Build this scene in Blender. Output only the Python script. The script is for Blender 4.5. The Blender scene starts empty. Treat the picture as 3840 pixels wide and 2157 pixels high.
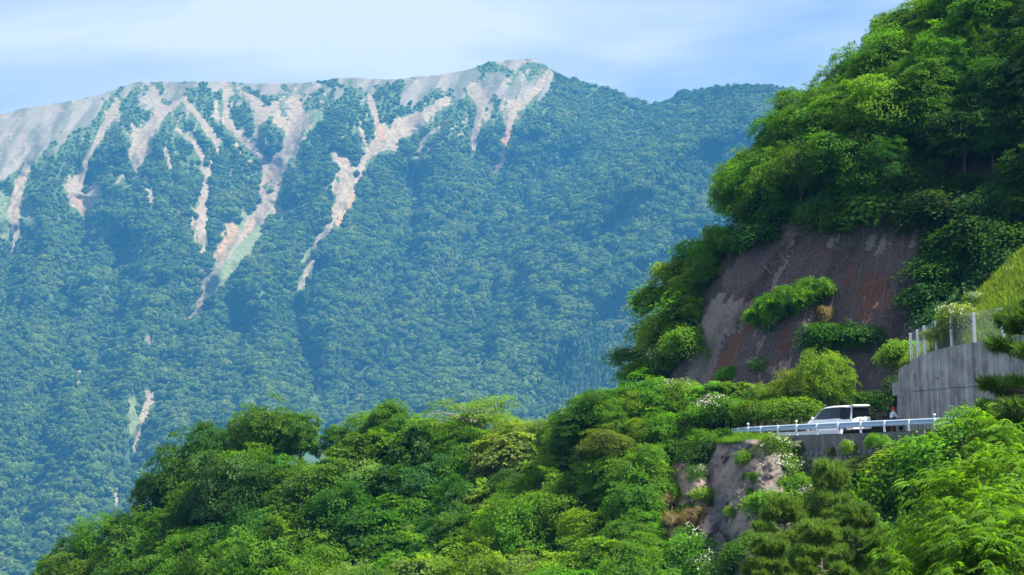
import bpy, math, random
import numpy as np
from mathutils import Vector, Matrix

C = bpy.context.scene.collection
SC = bpy.context.scene
K = 3840.0 / 2576.0

# ------------------------------------------------------------------ camera
HFOV = math.radians(28.0)
PITCH = math.radians(5.0)
ROLL = math.radians(-1.5)
FPX = 1920.0 / math.tan(HFOV / 2)
cam_data = bpy.data.cameras.new('camera')
cam_data.sensor_width = 36.0
cam_data.lens = 18.0 / math.tan(HFOV / 2)
cam_data.clip_start = 0.5
cam_data.clip_end = 30000.0
cam = bpy.data.objects.new('camera', cam_data)
RM = Matrix.Rotation(math.pi / 2 + PITCH, 4, 'X') @ Matrix.Rotation(ROLL, 4, 'Z')
cam.matrix_world = RM
C.objects.link(cam)
SC.camera = cam
R3 = np.array(RM.to_3x3())

# ------------------------------------------------------------------ sun, sky
SUN_AZ = math.radians(104.0)      # clockwise from +Y (straight ahead); 90 = from the right
SUN_EL = math.radians(56.0)
S = Vector((math.sin(SUN_AZ) * math.cos(SUN_EL), math.cos(SUN_AZ) * math.cos(SUN_EL), math.sin(SUN_EL)))
sd = bpy.data.lights.new('sun', 'SUN')
sd.energy = 4.6
sd.angle = math.radians(0.53)
sd.color = (1.0, 0.95, 0.86)
sun = bpy.data.objects.new('sun', sd)
sun.rotation_euler = S.to_track_quat('Z', 'Y').to_euler()
sun.location = (200, 0, 300)
C.objects.link(sun)

W = bpy.data.worlds.new('World')
SC.world = W
W.use_nodes = True
nt = W.node_tree
nt.nodes.clear()
N = nt.nodes.new
out = N('ShaderNodeOutputWorld')
bg = N('ShaderNodeBackground')
bg.inputs['Strength'].default_value = 0.054
sky = N('ShaderNodeTexSky')
sky.sky_type = 'NISHITA'
sky.sun_disc = False
sky.sun_elevation = SUN_EL
sky.sun_rotation = SUN_AZ
sky.altitude = 900
sky.air_density = 1.0
sky.dust_density = 0.1
sky.ozone_density = 2.5
tc = N('ShaderNodeTexCoord')
mp = N('ShaderNodeMapping')
mp.inputs['Scale'].default_value = (2.4, 1.0, 9.0)
mp.inputs['Location'].default_value = (-2.3318, -3.6530, 0.7774)
mp.inputs['Rotation'].default_value = (0, math.radians(-12.556), 0)
nz = N('ShaderNodeTexNoise')
nz.inputs['Scale'].default_value = 1.5
nz.inputs['Detail'].default_value = 5.0
nz.inputs['Roughness'].default_value = 0.5
nz.inputs['Distortion'].default_value = 0.35
rp = N('ShaderNodeValToRGB')
rp.color_ramp.elements[0].position = 0.30
rp.color_ramp.elements[0].color = (0.10, 0.10, 0.10, 1)
rp.color_ramp.elements[1].position = 0.56
rp.color_ramp.elements[1].color = (0.9, 0.9, 0.9, 1)
mx = N('ShaderNodeMix')
mx.data_type = 'RGBA'
mx.inputs[7].default_value = (7.35, 7.5, 8.3, 1)
L = nt.links.new
L(tc.outputs['Generated'], mp.inputs['Vector'])
L(mp.outputs[0], nz.inputs['Vector'])
L(nz.outputs[0], rp.inputs[0])
L(rp.outputs[0], mx.inputs[0])
L(sky.outputs[0], mx.inputs[6])
L(mx.outputs[2], bg.inputs['Color'])
L(bg.outputs[0], out.inputs['Surface'])

SC.view_settings.view_transform = 'Standard'
SC.view_settings.look = 'None'
SC.view_settings.gamma = 1.0
SC.view_settings.use_curve_mapping = False
SC.view_settings.exposure = 1.42
SC.render.resolution_x = 1024
SC.render.resolution_y = 575
try:
    SC.cycles.max_bounces = 5
    SC.cycles.diffuse_bounces = 3
    SC.cycles.transmission_bounces = 3
    SC.cycles.transparent_max_bounces = 8
    SC.cycles.volume_bounces = 0
except Exception:
    pass

# ------------------------------------------------------------------ helpers
def P(px, py, d):
    """world points on the view rays of photo pixels, at forward distance d (metres along Y)"""
    px = np.asarray(px, float); py = np.asarray(py, float); d = np.asarray(d, float)
    px, py, d = np.broadcast_arrays(px, py, d)
    cx = (px - 1920.0) / FPX; cy = -(py - 1078.5) / FPX; cz = -np.ones_like(cx)
    v = np.stack([cx, cy, cz], -1) @ R3.T
    return v * (d / v[..., 1])[..., None]

def V1(px, py, d):
    return Vector(P(px, py, d))

def ss(a, b, x):
    t = np.clip((x - a) / (b - a), 0, 1)
    return t * t * (3 - 2 * t)

def _h(ix, iy, seed):
    v = np.sin(ix * 127.1 + iy * 311.7 + seed * 74.7) * 43758.5453
    return v - np.floor(v)

def vnoise(x, y, seed=0):
    ix = np.floor(x); iy = np.floor(y)
    fx = x - ix; fy = y - iy
    fx = fx * fx * (3 - 2 * fx); fy = fy * fy * (3 - 2 * fy)
    a = _h(ix, iy, seed); b = _h(ix + 1, iy, seed); c = _h(ix, iy + 1, seed); d = _h(ix + 1, iy + 1, seed)
    return (a + (b - a) * fx) * (1 - fy) + (c + (d - c) * fx) * fy

def fbm(x, y, seed=0, octv=4, gain=0.5):
    s = 0; a = 1; tot = 0
    for o in range(octv):
        s = s + a * vnoise(x * 2 ** o + o * 17.3, y * 2 ** o - o * 9.1, seed + o)
        tot += a; a *= gain
    return s / tot

def ridged(x, y, seed=0, octv=4):
    s = 0; a = 1; tot = 0
    for o in range(octv):
        s = s + a * (1 - abs(2 * vnoise(x * 2 ** o + o * 7.3, y * 2 ** o - o * 3.1, seed + o) - 1))
        tot += a; a *= 0.5
    return s / tot

def mesh_np(name, V, F, mat=None, smooth=False, attrs=None):
    """V (n,3), F (m,k) all faces with k corners"""
    V = np.ascontiguousarray(V, np.float32); F = np.ascontiguousarray(F, np.int32)
    me = bpy.data.meshes.new(name)
    m, k = F.shape
    me.vertices.add(len(V)); me.vertices.foreach_set('co', V.ravel())
    me.loops.add(m * k); me.loops.foreach_set('vertex_index', F.ravel())
    me.polygons.add(m)
    me.polygons.foreach_set('loop_start', np.arange(0, m * k, k, dtype=np.int32))
    if smooth:
        me.polygons.foreach_set('use_smooth', np.ones(m, bool))
    me.update(calc_edges=True)
    for an, av in (attrs or {}).items():
        a = me.attributes.new(an, 'FLOAT', 'POINT')
        a.data.foreach_set('value', np.ascontiguousarray(av, np.float32))
    if mat:
        me.materials.append(mat)
    return me

class MB:
    """collects shapes, builds ONE mesh"""
    def __init__(s): s.v = []; s.f = []
    def add(s, vs, fs):
        n = len(s.v)
        s.v.extend([tuple(v) for v in vs]); s.f.extend([tuple(i + n for i in f) for f in fs])
        return s
    def box(s, c, sz, rot=None):
        hx, hy, hz = sz[0] / 2, sz[1] / 2, sz[2] / 2
        vs = [Vector((x, y, z)) for x in (-hx, hx) for y in (-hy, hy) for z in (-hz, hz)]
        if rot is not None: vs = [rot @ v for v in vs]
        vs = [v + Vector(c) for v in vs]
        return s.add(vs, [(0, 1, 3, 2), (4, 6, 7, 5), (0, 4, 5, 1), (2, 3, 7, 6), (0, 2, 6, 4), (1, 5, 7, 3)])
    def tube(s, pts, rad, n=6, cap=True):
        pts = [Vector(p) for p in pts]
        if not hasattr(rad, '__len__'): rad = [rad] * len(pts)
        vs = []; fs = []
        for i, p in enumerate(pts):
            d = (pts[min(i + 1, len(pts) - 1)] - pts[max(i - 1, 0)])
            d = d.normalized() if d.length > 1e-9 else Vector((0, 0, 1))
            a = d.cross(Vector((0, 0, 1)))
            if a.length < 1e-3: a = d.cross(Vector((1, 0, 0)))
            a.normalize(); b = d.cross(a)
            for j in range(n):
                t = 2 * math.pi * j / n
                vs.append(p + (a * math.cos(t) + b * math.sin(t)) * rad[i])
        for i in range(len(pts) - 1):
            for j in range(n):
                k = (j + 1) % n
                fs.append((i * n + j, i * n + k, (i + 1) * n + k, (i + 1) * n + j))
        if cap:
            fs.append(tuple(range(n))[::-1]); fs.append(tuple((len(pts) - 1) * n + j for j in range(n)))
        return s.add(vs, fs)
    def loft(s, rings, close=True, caps=True):
        n = len(rings[0]); vs = [v for r in rings for v in r]; fs = []
        for i in range(len(rings) - 1):
            for j in range(n if close else n - 1):
                k = (j + 1) % n
                fs.append((i * n + j, i * n + k, (i + 1) * n + k, (i + 1) * n + j))
        if caps:
            fs.append(tuple(range(n))[::-1]); fs.append(tuple((len(rings) - 1) * n + j for j in range(n)))
        return s.add(vs, fs)
    def ball(s, c, r, nu=8, nv=5, sc=(1, 1, 1)):
        c = Vector(c); rings = []
        for i in range(nv + 1):
            t = math.pi * (0.02 + 0.96 * i / nv)
            rings.append([c + Vector((math.sin(t) * math.cos(2 * math.pi * j / nu) * r * sc[0],
                                      math.sin(t) * math.sin(2 * math.pi * j / nu) * r * sc[1],
                                      math.cos(t) * r * sc[2])) for j in range(nu)])
        return s.loft(rings)
    def mesh(s, name, mat, smooth=False):
        me = bpy.data.meshes.new(name)
        me.from_pydata(s.v, [], s.f)
        me.materials.append(mat)
        if smooth:
            me.polygons.foreach_set('use_smooth', [True] * len(me.polygons))
        import bmesh
        bm = bmesh.new(); bm.from_mesh(me); bmesh.ops.recalc_face_normals(bm, faces=bm.faces); bm.to_mesh(me); bm.free()
        return me

def ob(name, me, parent=None):
    o = bpy.data.objects.new(name, me)
    C.objects.link(o)
    if parent: o.parent = parent
    return o

def thing(name, loc, label, cat, group=None, rz=0.0, scale=None):
    o = bpy.data.objects.new(name, None)
    C.objects.link(o)
    o.empty_display_size = 0.3
    o.location = loc; o.rotation_euler = (0, 0, rz)
    if scale is not None: o.scale = scale
    o['label'] = label; o['category'] = cat
    if group: o['group'] = group
    return o

def structure(o, kind='structure'):
    o['kind'] = kind
    return o

# ------------------------------------------------------------------ materials
def new_mat(name):
    m = bpy.data.materials.new(name); m.use_nodes = True
    t = m.node_tree; b = t.nodes['Principled BSDF']
    return m, t, b

def plain(name, col, rough=0.6, metal=0.0, spec=0.5, noise=0.0, nscale=6.0):
    m, t, b = new_mat(name)
    b.inputs['Base Color'].default_value = (*col, 1); b.inputs['Roughness'].default_value = rough
    b.inputs['Metallic'].default_value = metal; b.inputs['Specular IOR Level'].default_value = spec
    if noise:
        tcn = t.nodes.new('ShaderNodeTexCoord'); n = t.nodes.new('ShaderNodeTexNoise')
        n.inputs['Scale'].default_value = nscale; n.inputs['Detail'].default_value = 6
        r = t.nodes.new('ShaderNodeValToRGB')
        r.color_ramp.elements[0].color = (*[c * (1 - noise) for c in col], 1); r.color_ramp.elements[0].position = 0.3
        r.color_ramp.elements[1].color = (*[min(1, c * (1 + noise)) for c in col], 1); r.color_ramp.elements[1].position = 0.7
        t.links.new(tcn.outputs['Object'], n.inputs['Vector']); t.links.new(n.outputs[0], r.inputs[0])
        t.links.new(r.outputs[0], b.inputs['Base Color'])
    return m

def leaf_mat(name, trans=0.45, tcol=(1.75, 1.85, 0.25), inst_random=False, base=None, spec=0.05):
    """leaf colour = object colour x per-leaf tone; part of the light passes through"""
    m = bpy.data.materials.new(name); m.use_nodes = True
    t = m.node_tree; t.nodes.clear(); n = t.nodes.new; l = t.links.new
    o = n('ShaderNodeOutputMaterial'); b = n('ShaderNodeBsdfPrincipled'); tr = n('ShaderNodeBsdfTranslucent'); mxs = n('ShaderNodeMixShader')
    oi = n('ShaderNodeObjectInfo'); at = n('ShaderNodeAttribute'); at.attribute_name = 'tone'
    mr = n('ShaderNodeMapRange'); mr.inputs['To Min'].default_value = 0.55; mr.inputs['To Max'].default_value = 1.95
    l(at.outputs['Fac'], mr.inputs['Value'])
    mul = n('ShaderNodeMix'); mul.data_type = 'RGBA'; mul.blend_type = 'MULTIPLY'; mul.inputs[0].default_value = 1.0
    if inst_random:
        rr = n('ShaderNodeValToRGB'); rr.color_ramp.interpolation = 'LINEAR'
        e = rr.color_ramp.elements
        cols = base
        e[0].position = 0; e[0].color = (*cols[0], 1); e[1].position = 1; e[1].color = (*cols[-1], 1)
        for i, c in enumerate(cols[1:-1]):
            q = e.new((i + 1) / (len(cols) - 1)); q.color = (*c, 1)
        pa = n('ShaderNodeAttribute'); pa.attribute_type = 'INSTANCER'; pa.attribute_name = 'patch'
        pm = n('ShaderNodeMath'); pm.operation = 'MULTIPLY_ADD'; pm.inputs[1].default_value = 0.42; l(oi.outputs['Random'], pm.inputs[0]); l(pa.outputs['Fac'], pm.inputs[2])
        l(pm.outputs[0], rr.inputs[0]); l(rr.outputs[0], mul.inputs[6])
    else:
        l(oi.outputs['Color'], mul.inputs[6])
    l(mr.outputs[0], mul.inputs[7])
    l(mul.outputs[2], b.inputs['Base Color'])
    b.inputs['Roughness'].default_value = 0.5; b.inputs['Specular IOR Level'].default_value = spec
    m2 = n('ShaderNodeMix'); m2.data_type = 'RGBA'; m2.blend_type = 'MULTIPLY'; m2.inputs[0].default_value = 1.0
    m2.inputs[7].default_value = (*tcol, 1)
    l(mul.outputs[2], m2.inputs[6]); l(m2.outputs[2], tr.inputs['Color'])
    mxs.inputs[0].default_value = trans
    l(b.outputs[0], mxs.inputs[1]); l(tr.outputs[0], mxs.inputs[2]); l(mxs.outputs[0], o.inputs['Surface'])
    return m

M = {}
M['leaf'] = leaf_mat('leaf')
M['needle'] = leaf_mat('needle', trans=0.42, tcol=(1.4, 1.5, 0.5), spec=0.1)
M['far_leaf'] = leaf_mat('far_leaf', trans=0.38, inst_random=True, spec=0.1,
                         base=[(0.038, 0.072, 0.016), (0.048, 0.089, 0.018), (0.062, 0.108, 0.020), (0.078, 0.128, 0.022), (0.096, 0.146, 0.024), (0.125, 0.160, 0.028), (0.145, 0.156, 0.036)])
M['blossom'] = plain('blossom', (0.50, 0.50, 0.34), 0.7, noise=0.1)
M['bark'] = plain('bark', (0.11, 0.085, 0.065), 0.9, noise=0.4, nscale=3)
M['bark_pale'] = plain('bark_pale', (0.26, 0.22, 0.18), 0.9, noise=0.35, nscale=3)
M['white_paint'] = plain('white_paint', (0.80, 0.81, 0.82), 0.35)
M['rail_paint'] = plain('rail_paint', (0.42, 0.53, 0.68), 0.4, noise=0.06, nscale=2)
M['post_paint'] = plain('post_paint', (0.82, 0.83, 0.84), 0.45)
M['galv'] = plain('galvanised_steel', (0.66, 0.69, 0.72), 0.5, 0.1, noise=0.12, nscale=3)
M['galv_blue'] = plain('fence_coating', (0.34, 0.42, 0.50), 0.5, 0.2)
M['wire'] = plain('wire', (0.22, 0.20, 0.19), 0.6, 0.2)
M['black'] = plain('black_rubber', (0.018, 0.018, 0.020), 0.8)
M['black_paint'] = plain('black_paint', (0.012, 0.013, 0.018), 0.2)
M['glass'] = plain('dark_glass', (0.02, 0.028, 0.035), 0.05, spec=0.45)
M['glass2'] = plain('privacy_glass', (0.006, 0.006, 0.007), 0.12, spec=0.2)
M['red'] = plain('red_cloth', (0.62, 0.02, 0.015), 0.8)
M['maroon'] = plain('maroon_cloth', (0.16, 0.015, 0.02), 0.85)
M['red_lens'] = plain('red_lens', (0.45, 0.015, 0.012), 0.2)
M['white_cloth'] = plain('white_cloth', (0.78, 0.80, 0.84), 0.9)
M['dark_cloth'] = plain('dark_cloth', (0.02, 0.025, 0.05), 0.9)
M['skin'] = plain('skin', (0.45, 0.27, 0.19), 0.6)
M['chrome'] = plain('alloy', (0.55, 0.55, 0.56), 0.3, 0.8)
M['lens'] = plain('clear_lens', (0.75, 0.76, 0.78), 0.15)
M['asphalt'] = plain('asphalt', (0.055, 0.055, 0.058), 0.9, noise=0.2, nscale=8)
M['line'] = plain('road_line_paint', (0.72, 0.72, 0.70), 0.7, noise=0.08)
M['dead_grass'] = leaf_mat('dead_grass', trans=0.2, tcol=(1.1, 1.1, 0.9))

def concrete_mat(name, light, dark, vs=0.5):
    m, t, b = new_mat(name); n = t.nodes.new; l = t.links.new
    tcn = n('ShaderNodeTexCoord')
    mpa = n('ShaderNodeMapping'); mpa.inputs['Scale'].default_value = (2.2, 2.2, 0.10)
    s1 = n('ShaderNodeTexNoise'); s1.inputs['Scale'].default_value = 1.0; s1.inputs['Detail'].default_value = 7; s1.inputs['Roughness'].default_value = 0.6
    s2 = n('ShaderNodeTexNoise'); s2.inputs['Scale'].default_value = 0.8; s2.inputs['Detail'].default_value = 9; s2.inputs['Roughness'].default_value = 0.65
    l(tcn.outputs['Object'], mpa.inputs[0]); l(mpa.outputs[0], s1.inputs['Vector']); l(tcn.outputs['Object'], s2.inputs['Vector'])
    ad = n('ShaderNodeMath'); ad.operation = 'ADD'; l(s1.outputs[0], ad.inputs[0]); l(s2.outputs[0], ad.inputs[1])
    hf = n('ShaderNodeMath'); hf.operation = 'MULTIPLY'; hf.inputs[1].default_value = 0.5; l(ad.outputs[0], hf.inputs[0])
    r = n('ShaderNodeValToRGB'); e = r.color_ramp.elements
    e[0].position = 0.36; e[0].color = (*dark, 1); e[1].position = 0.62; e[1].color = (*light, 1)
    l(hf.outputs[0], r.inputs[0]); l(r.outputs[0], b.inputs['Base Color'])
    bp = n('ShaderNodeBump'); bp.inputs['Strength'].default_value = 0.3; bp.inputs['Distance'].default_value = 0.03
    l(s2.outputs[0], bp.inputs['Height']); l(bp.outputs[0], b.inputs['Normal'])
    b.inputs['Roughness'].default_value = 0.9
    return m
M['concrete'] = concrete_mat('weathered_concrete', (0.42, 0.405, 0.38), (0.115, 0.11, 0.105))
M['old_concrete'] = concrete_mat('old_dark_concrete', (0.20, 0.195, 0.19), (0.065, 0.062, 0.058))
M['patch'] = concrete_mat('patched_concrete', (0.27, 0.26, 0.25), (0.13, 0.125, 0.12))
M['lime'] = concrete_mat('lime_stain', (0.50, 0.48, 0.42), (0.32, 0.30, 0.27))
M['stone'] = concrete_mat('wall_stone', (0.19, 0.185, 0.18), (0.07, 0.07, 0.07))

def rock_mat(name, cols, veg=None, scale=0.25, stretch=(1, 1, 0.35), rot=0.0, bump=0.35, attr=None, tint=None):
    m, t, b = new_mat(name); n = t.nodes.new; l = t.links.new
    tcn = n('ShaderNodeTexCoord')
    mpa = n('ShaderNodeMapping'); mpa.inputs['Scale'].default_value = stretch; mpa.inputs['Rotation'].default_value = (0, rot, 0)
    s1 = n('ShaderNodeTexNoise'); s1.inputs['Scale'].default_value = scale; s1.inputs['Detail'].default_value = 10; s1.inputs['Roughness'].default_value = 0.62
    l(tcn.outputs['Object'], mpa.inputs[0]); l(mpa.outputs[0], s1.inputs['Vector'])
    r = n('ShaderNodeValToRGB'); e = r.color_ramp.elements
    e[0].position = 0.3; e[0].color = (*cols[0], 1); e[1].position = 0.72; e[1].color = (*cols[-1], 1)
    for i, c in enumerate(cols[1:-1]):
        q = e.new(0.3 + 0.42 * (i + 1) / (len(cols) - 1)); q.color = (*c, 1)
    l(s1.outputs[0], r.inputs[0])
    last = r.outputs[0]
    for an, ac in (attr or []):
        at = n('ShaderNodeAttribute'); at.attribute_name = an
        nn = n('ShaderNodeTexNoise'); nn.inputs['Scale'].default_value = scale * 6; nn.inputs['Detail'].default_value = 8
        l(tcn.outputs['Object'], nn.inputs['Vector'])
        rr = n('ShaderNodeValToRGB'); ee = rr.color_ramp.elements
        ee[0].position = 0.35; ee[0].color = (*ac[0], 1); ee[1].position = 0.68; ee[1].color = (*ac[1], 1)
        l(nn.outputs[0], rr.inputs[0])
        if an == 'alpine' and tint:     # grass and gravel streaks running down the bare belt
            ta = n('ShaderNodeAttribute'); ta.attribute_name = 'tint'
            tr_ = n('ShaderNodeValToRGB'); te = tr_.color_ramp.elements
            te[0].position = 0.36; te[0].color = (*tint[0], 1); te[1].position = 0.66; te[1].color = (*tint[1], 1)
            tm = n('ShaderNodeMix'); tm.data_type = 'RGBA'; tm.inputs[0].default_value = 0.62
            l(ta.outputs['Fac'], tr_.inputs[0]); l(rr.outputs[0], tm.inputs[6]); l(tr_.outputs[0], tm.inputs[7])
            rr = tm
        # break the edge of the region up with the fine noise
        mm = n('ShaderNodeMath'); mm.operation = 'MULTIPLY_ADD'; mm.inputs[1].default_value = 0.9; mm.inputs[2].default_value = -0.45
        l(nn.outputs[0], mm.inputs[0])
        aa = n('ShaderNodeMath'); aa.operation = 'ADD'; l(at.outputs['Fac'], aa.inputs[0]); l(mm.outputs[0], aa.inputs[1])
        rg = n('ShaderNodeMapRange'); rg.interpolation_type = 'SMOOTHSTEP'; rg.inputs['From Min'].default_value = 0.3; rg.inputs['From Max'].default_value = 0.62
        l(aa.outputs[0], rg.inputs['Value'])
        mi = n('ShaderNodeMix'); mi.data_type = 'RGBA'
        l(rg.outputs[0], mi.inputs[0]); l(last, mi.inputs[6]); l(rr.outputs[2] if rr.bl_idname == 'ShaderNodeMix' else rr.outputs[0], mi.inputs[7])
        last = mi.outputs[2]
    l(last, b.inputs['Base Color'])
    bp = n('ShaderNodeBump'); bp.inputs['Strength'].default_value = bump; bp.inputs['Distance'].default_value = 1.0 / max(scale, 0.02) * 0.08
    l(s1.outputs[0], bp.inputs['Height']); l(bp.outputs[0], b.inputs['Normal'])
    b.inputs['Roughness'].default_value = 0.95; b.inputs['Specular IOR Level'].default_value = 0.2
    return m

M['mountain'] = rock_mat('mountain_ground', [(0.045, 0.08, 0.024), (0.06, 0.10, 0.03), (0.052, 0.09, 0.026)], scale=0.017, stretch=(1, 1, 1), bump=0.25,
                         attr=[('grass', ((0.10, 0.14, 0.05), (0.19, 0.20, 0.10))),
                               ('alpine', ((0.13, 0.108, 0.082), (0.225, 0.195, 0.15))),
                               ('scree', ((0.185, 0.14, 0.085), (0.31, 0.25, 0.165))),
                               ('rust', ((0.27, 0.16, 0.08), (0.35, 0.225, 0.13)))], tint=((0.075, 0.095, 0.042), (0.25, 0.215, 0.165)))
M['hill'] = rock_mat('hill_soil', [(0.02, 0.026, 0.012), (0.05, 0.045, 0.03), (0.03, 0.045, 0.015)], scale=0.8,
                     attr=[('rock', ((0.062, 0.048, 0.047), (0.125, 0.096, 0.092))), ('rust', ((0.105, 0.045, 0.032), (0.15, 0.082, 0.062))), ('pale', ((0.15, 0.125, 0.115), (0.25, 0.20, 0.18)))])
M['soil'] = rock_mat('undergrowth_soil', [(0.02, 0.028, 0.012), (0.04, 0.05, 0.02), (0.03, 0.05, 0.015)], scale=0.9)
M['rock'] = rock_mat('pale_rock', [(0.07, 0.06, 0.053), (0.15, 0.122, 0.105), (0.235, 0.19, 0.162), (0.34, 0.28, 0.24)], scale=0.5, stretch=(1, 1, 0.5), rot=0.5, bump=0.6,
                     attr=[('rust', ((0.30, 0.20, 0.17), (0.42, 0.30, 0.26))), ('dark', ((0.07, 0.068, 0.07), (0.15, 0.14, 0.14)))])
M['turf'] = rock_mat('grass_turf', [(0.07, 0.12, 0.02), (0.11, 0.17, 0.035), (0.16, 0.20, 0.06)], scale=0.8, stretch=(1, 1, 1))

# ------------------------------------------------------------------ base ground
rr_ = np.array([0, 6, 14, 22, 32, 42, 52, 64, 76, 90, 105, 125, 150, 190, 260, 400, 700, 1300, 2000, 3000, 5000, 7500, 10000.])
zz_ = np.array([-1.7, -1.75, -2.2, -3.6, -5.4, -7.2, -8.6, -10.5, -14, -24, -32, -36, -38, -42, -58, -90, -150, -220, -262, -275, -275, -275, -275.])
na = 96
aa_ = np.linspace(0, 2 * math.pi, na, endpoint=False)
GV = []
for r0, z0 in zip(rr_, zz_):
    GV.append(np.stack([r0 * np.sin(aa_), r0 * np.cos(aa_), np.full(na, z0) + (0 if r0 < 10 else 0.06 * min(r0, 60) * (fbm(np.sin(aa_) * 3 + r0 * .02, np.cos(aa_) * 3, 5, 3) - .5))], -1))
GV = np.concatenate(GV)
F = []
for i in range(len(rr_) - 1):
    for j in range(na):
        k = (j + 1) % na
        F.append((i * na + j, i * na + k, (i + 1) * na + k, (i + 1) * na + j))
def ground_z(x, y):
    return float(np.interp(math.hypot(x, y), rr_, zz_))
structure(ob('ground', mesh_np('ground', GV, np.array(F)[:, ::-1], M['soil'], True)))

# ------------------------------------------------------------------ far mountain
# silhouette of the mountain
RIDGE = np.array([(-500, 345), (-330, 330), (0, 290), (60, 272), (130, 262), (200, 250), (260, 237), (300, 220), (350, 205), (400, 206), (450, 206), (540, 204), (640, 210), (720, 210),
                  (800, 205), (850, 197), (905, 195), (950, 199), (1000, 200), (1050, 193), (1120, 186), (1180, 175), (1230, 156), (1290, 150), (1330, 148), (1360, 156), (1385, 173),
                  (1410, 186), (1430, 196), (1470, 206), (1510, 216), (1560, 236), (1600, 253), (1640, 262), (1680, 250), (1710, 234), (1760, 224), (1830, 216), (1880, 211), (1920, 216),
                  (1960, 219), (2000, 224), (2040, 233), (2200, 250), (2600, 270), (3200, 300)], float) * K
def ridge_py(px):
    return np.interp(px, RIDGE[:, 0], RIDGE[:, 1])

# alpine (bare) belt: lower edge, view coords
ALP = np.array([(-500, 480), (0, 440), (40, 435), (90, 410), (140, 375), (180, 330), (230, 285), (262, 242), (300, 226), (345, 232), (372, 250), (400, 285), (430, 266), (465, 246), (495, 222),
                (545, 222), (560, 240), (600, 228), (640, 240), (700, 240), (735, 255), (760, 250), (800, 225), (830, 212), (880, 205), (925, 230), (960, 210), (1010, 222), (1060, 240),
                (1110, 246), (1150, 238), (1200, 248), (1260, 248), (1310, 252), (1340, 235), (1370, 212), (1392, 188), (1402, 180), (1425, 184), (1440, 150), (3200, 150)], float) * K
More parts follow.
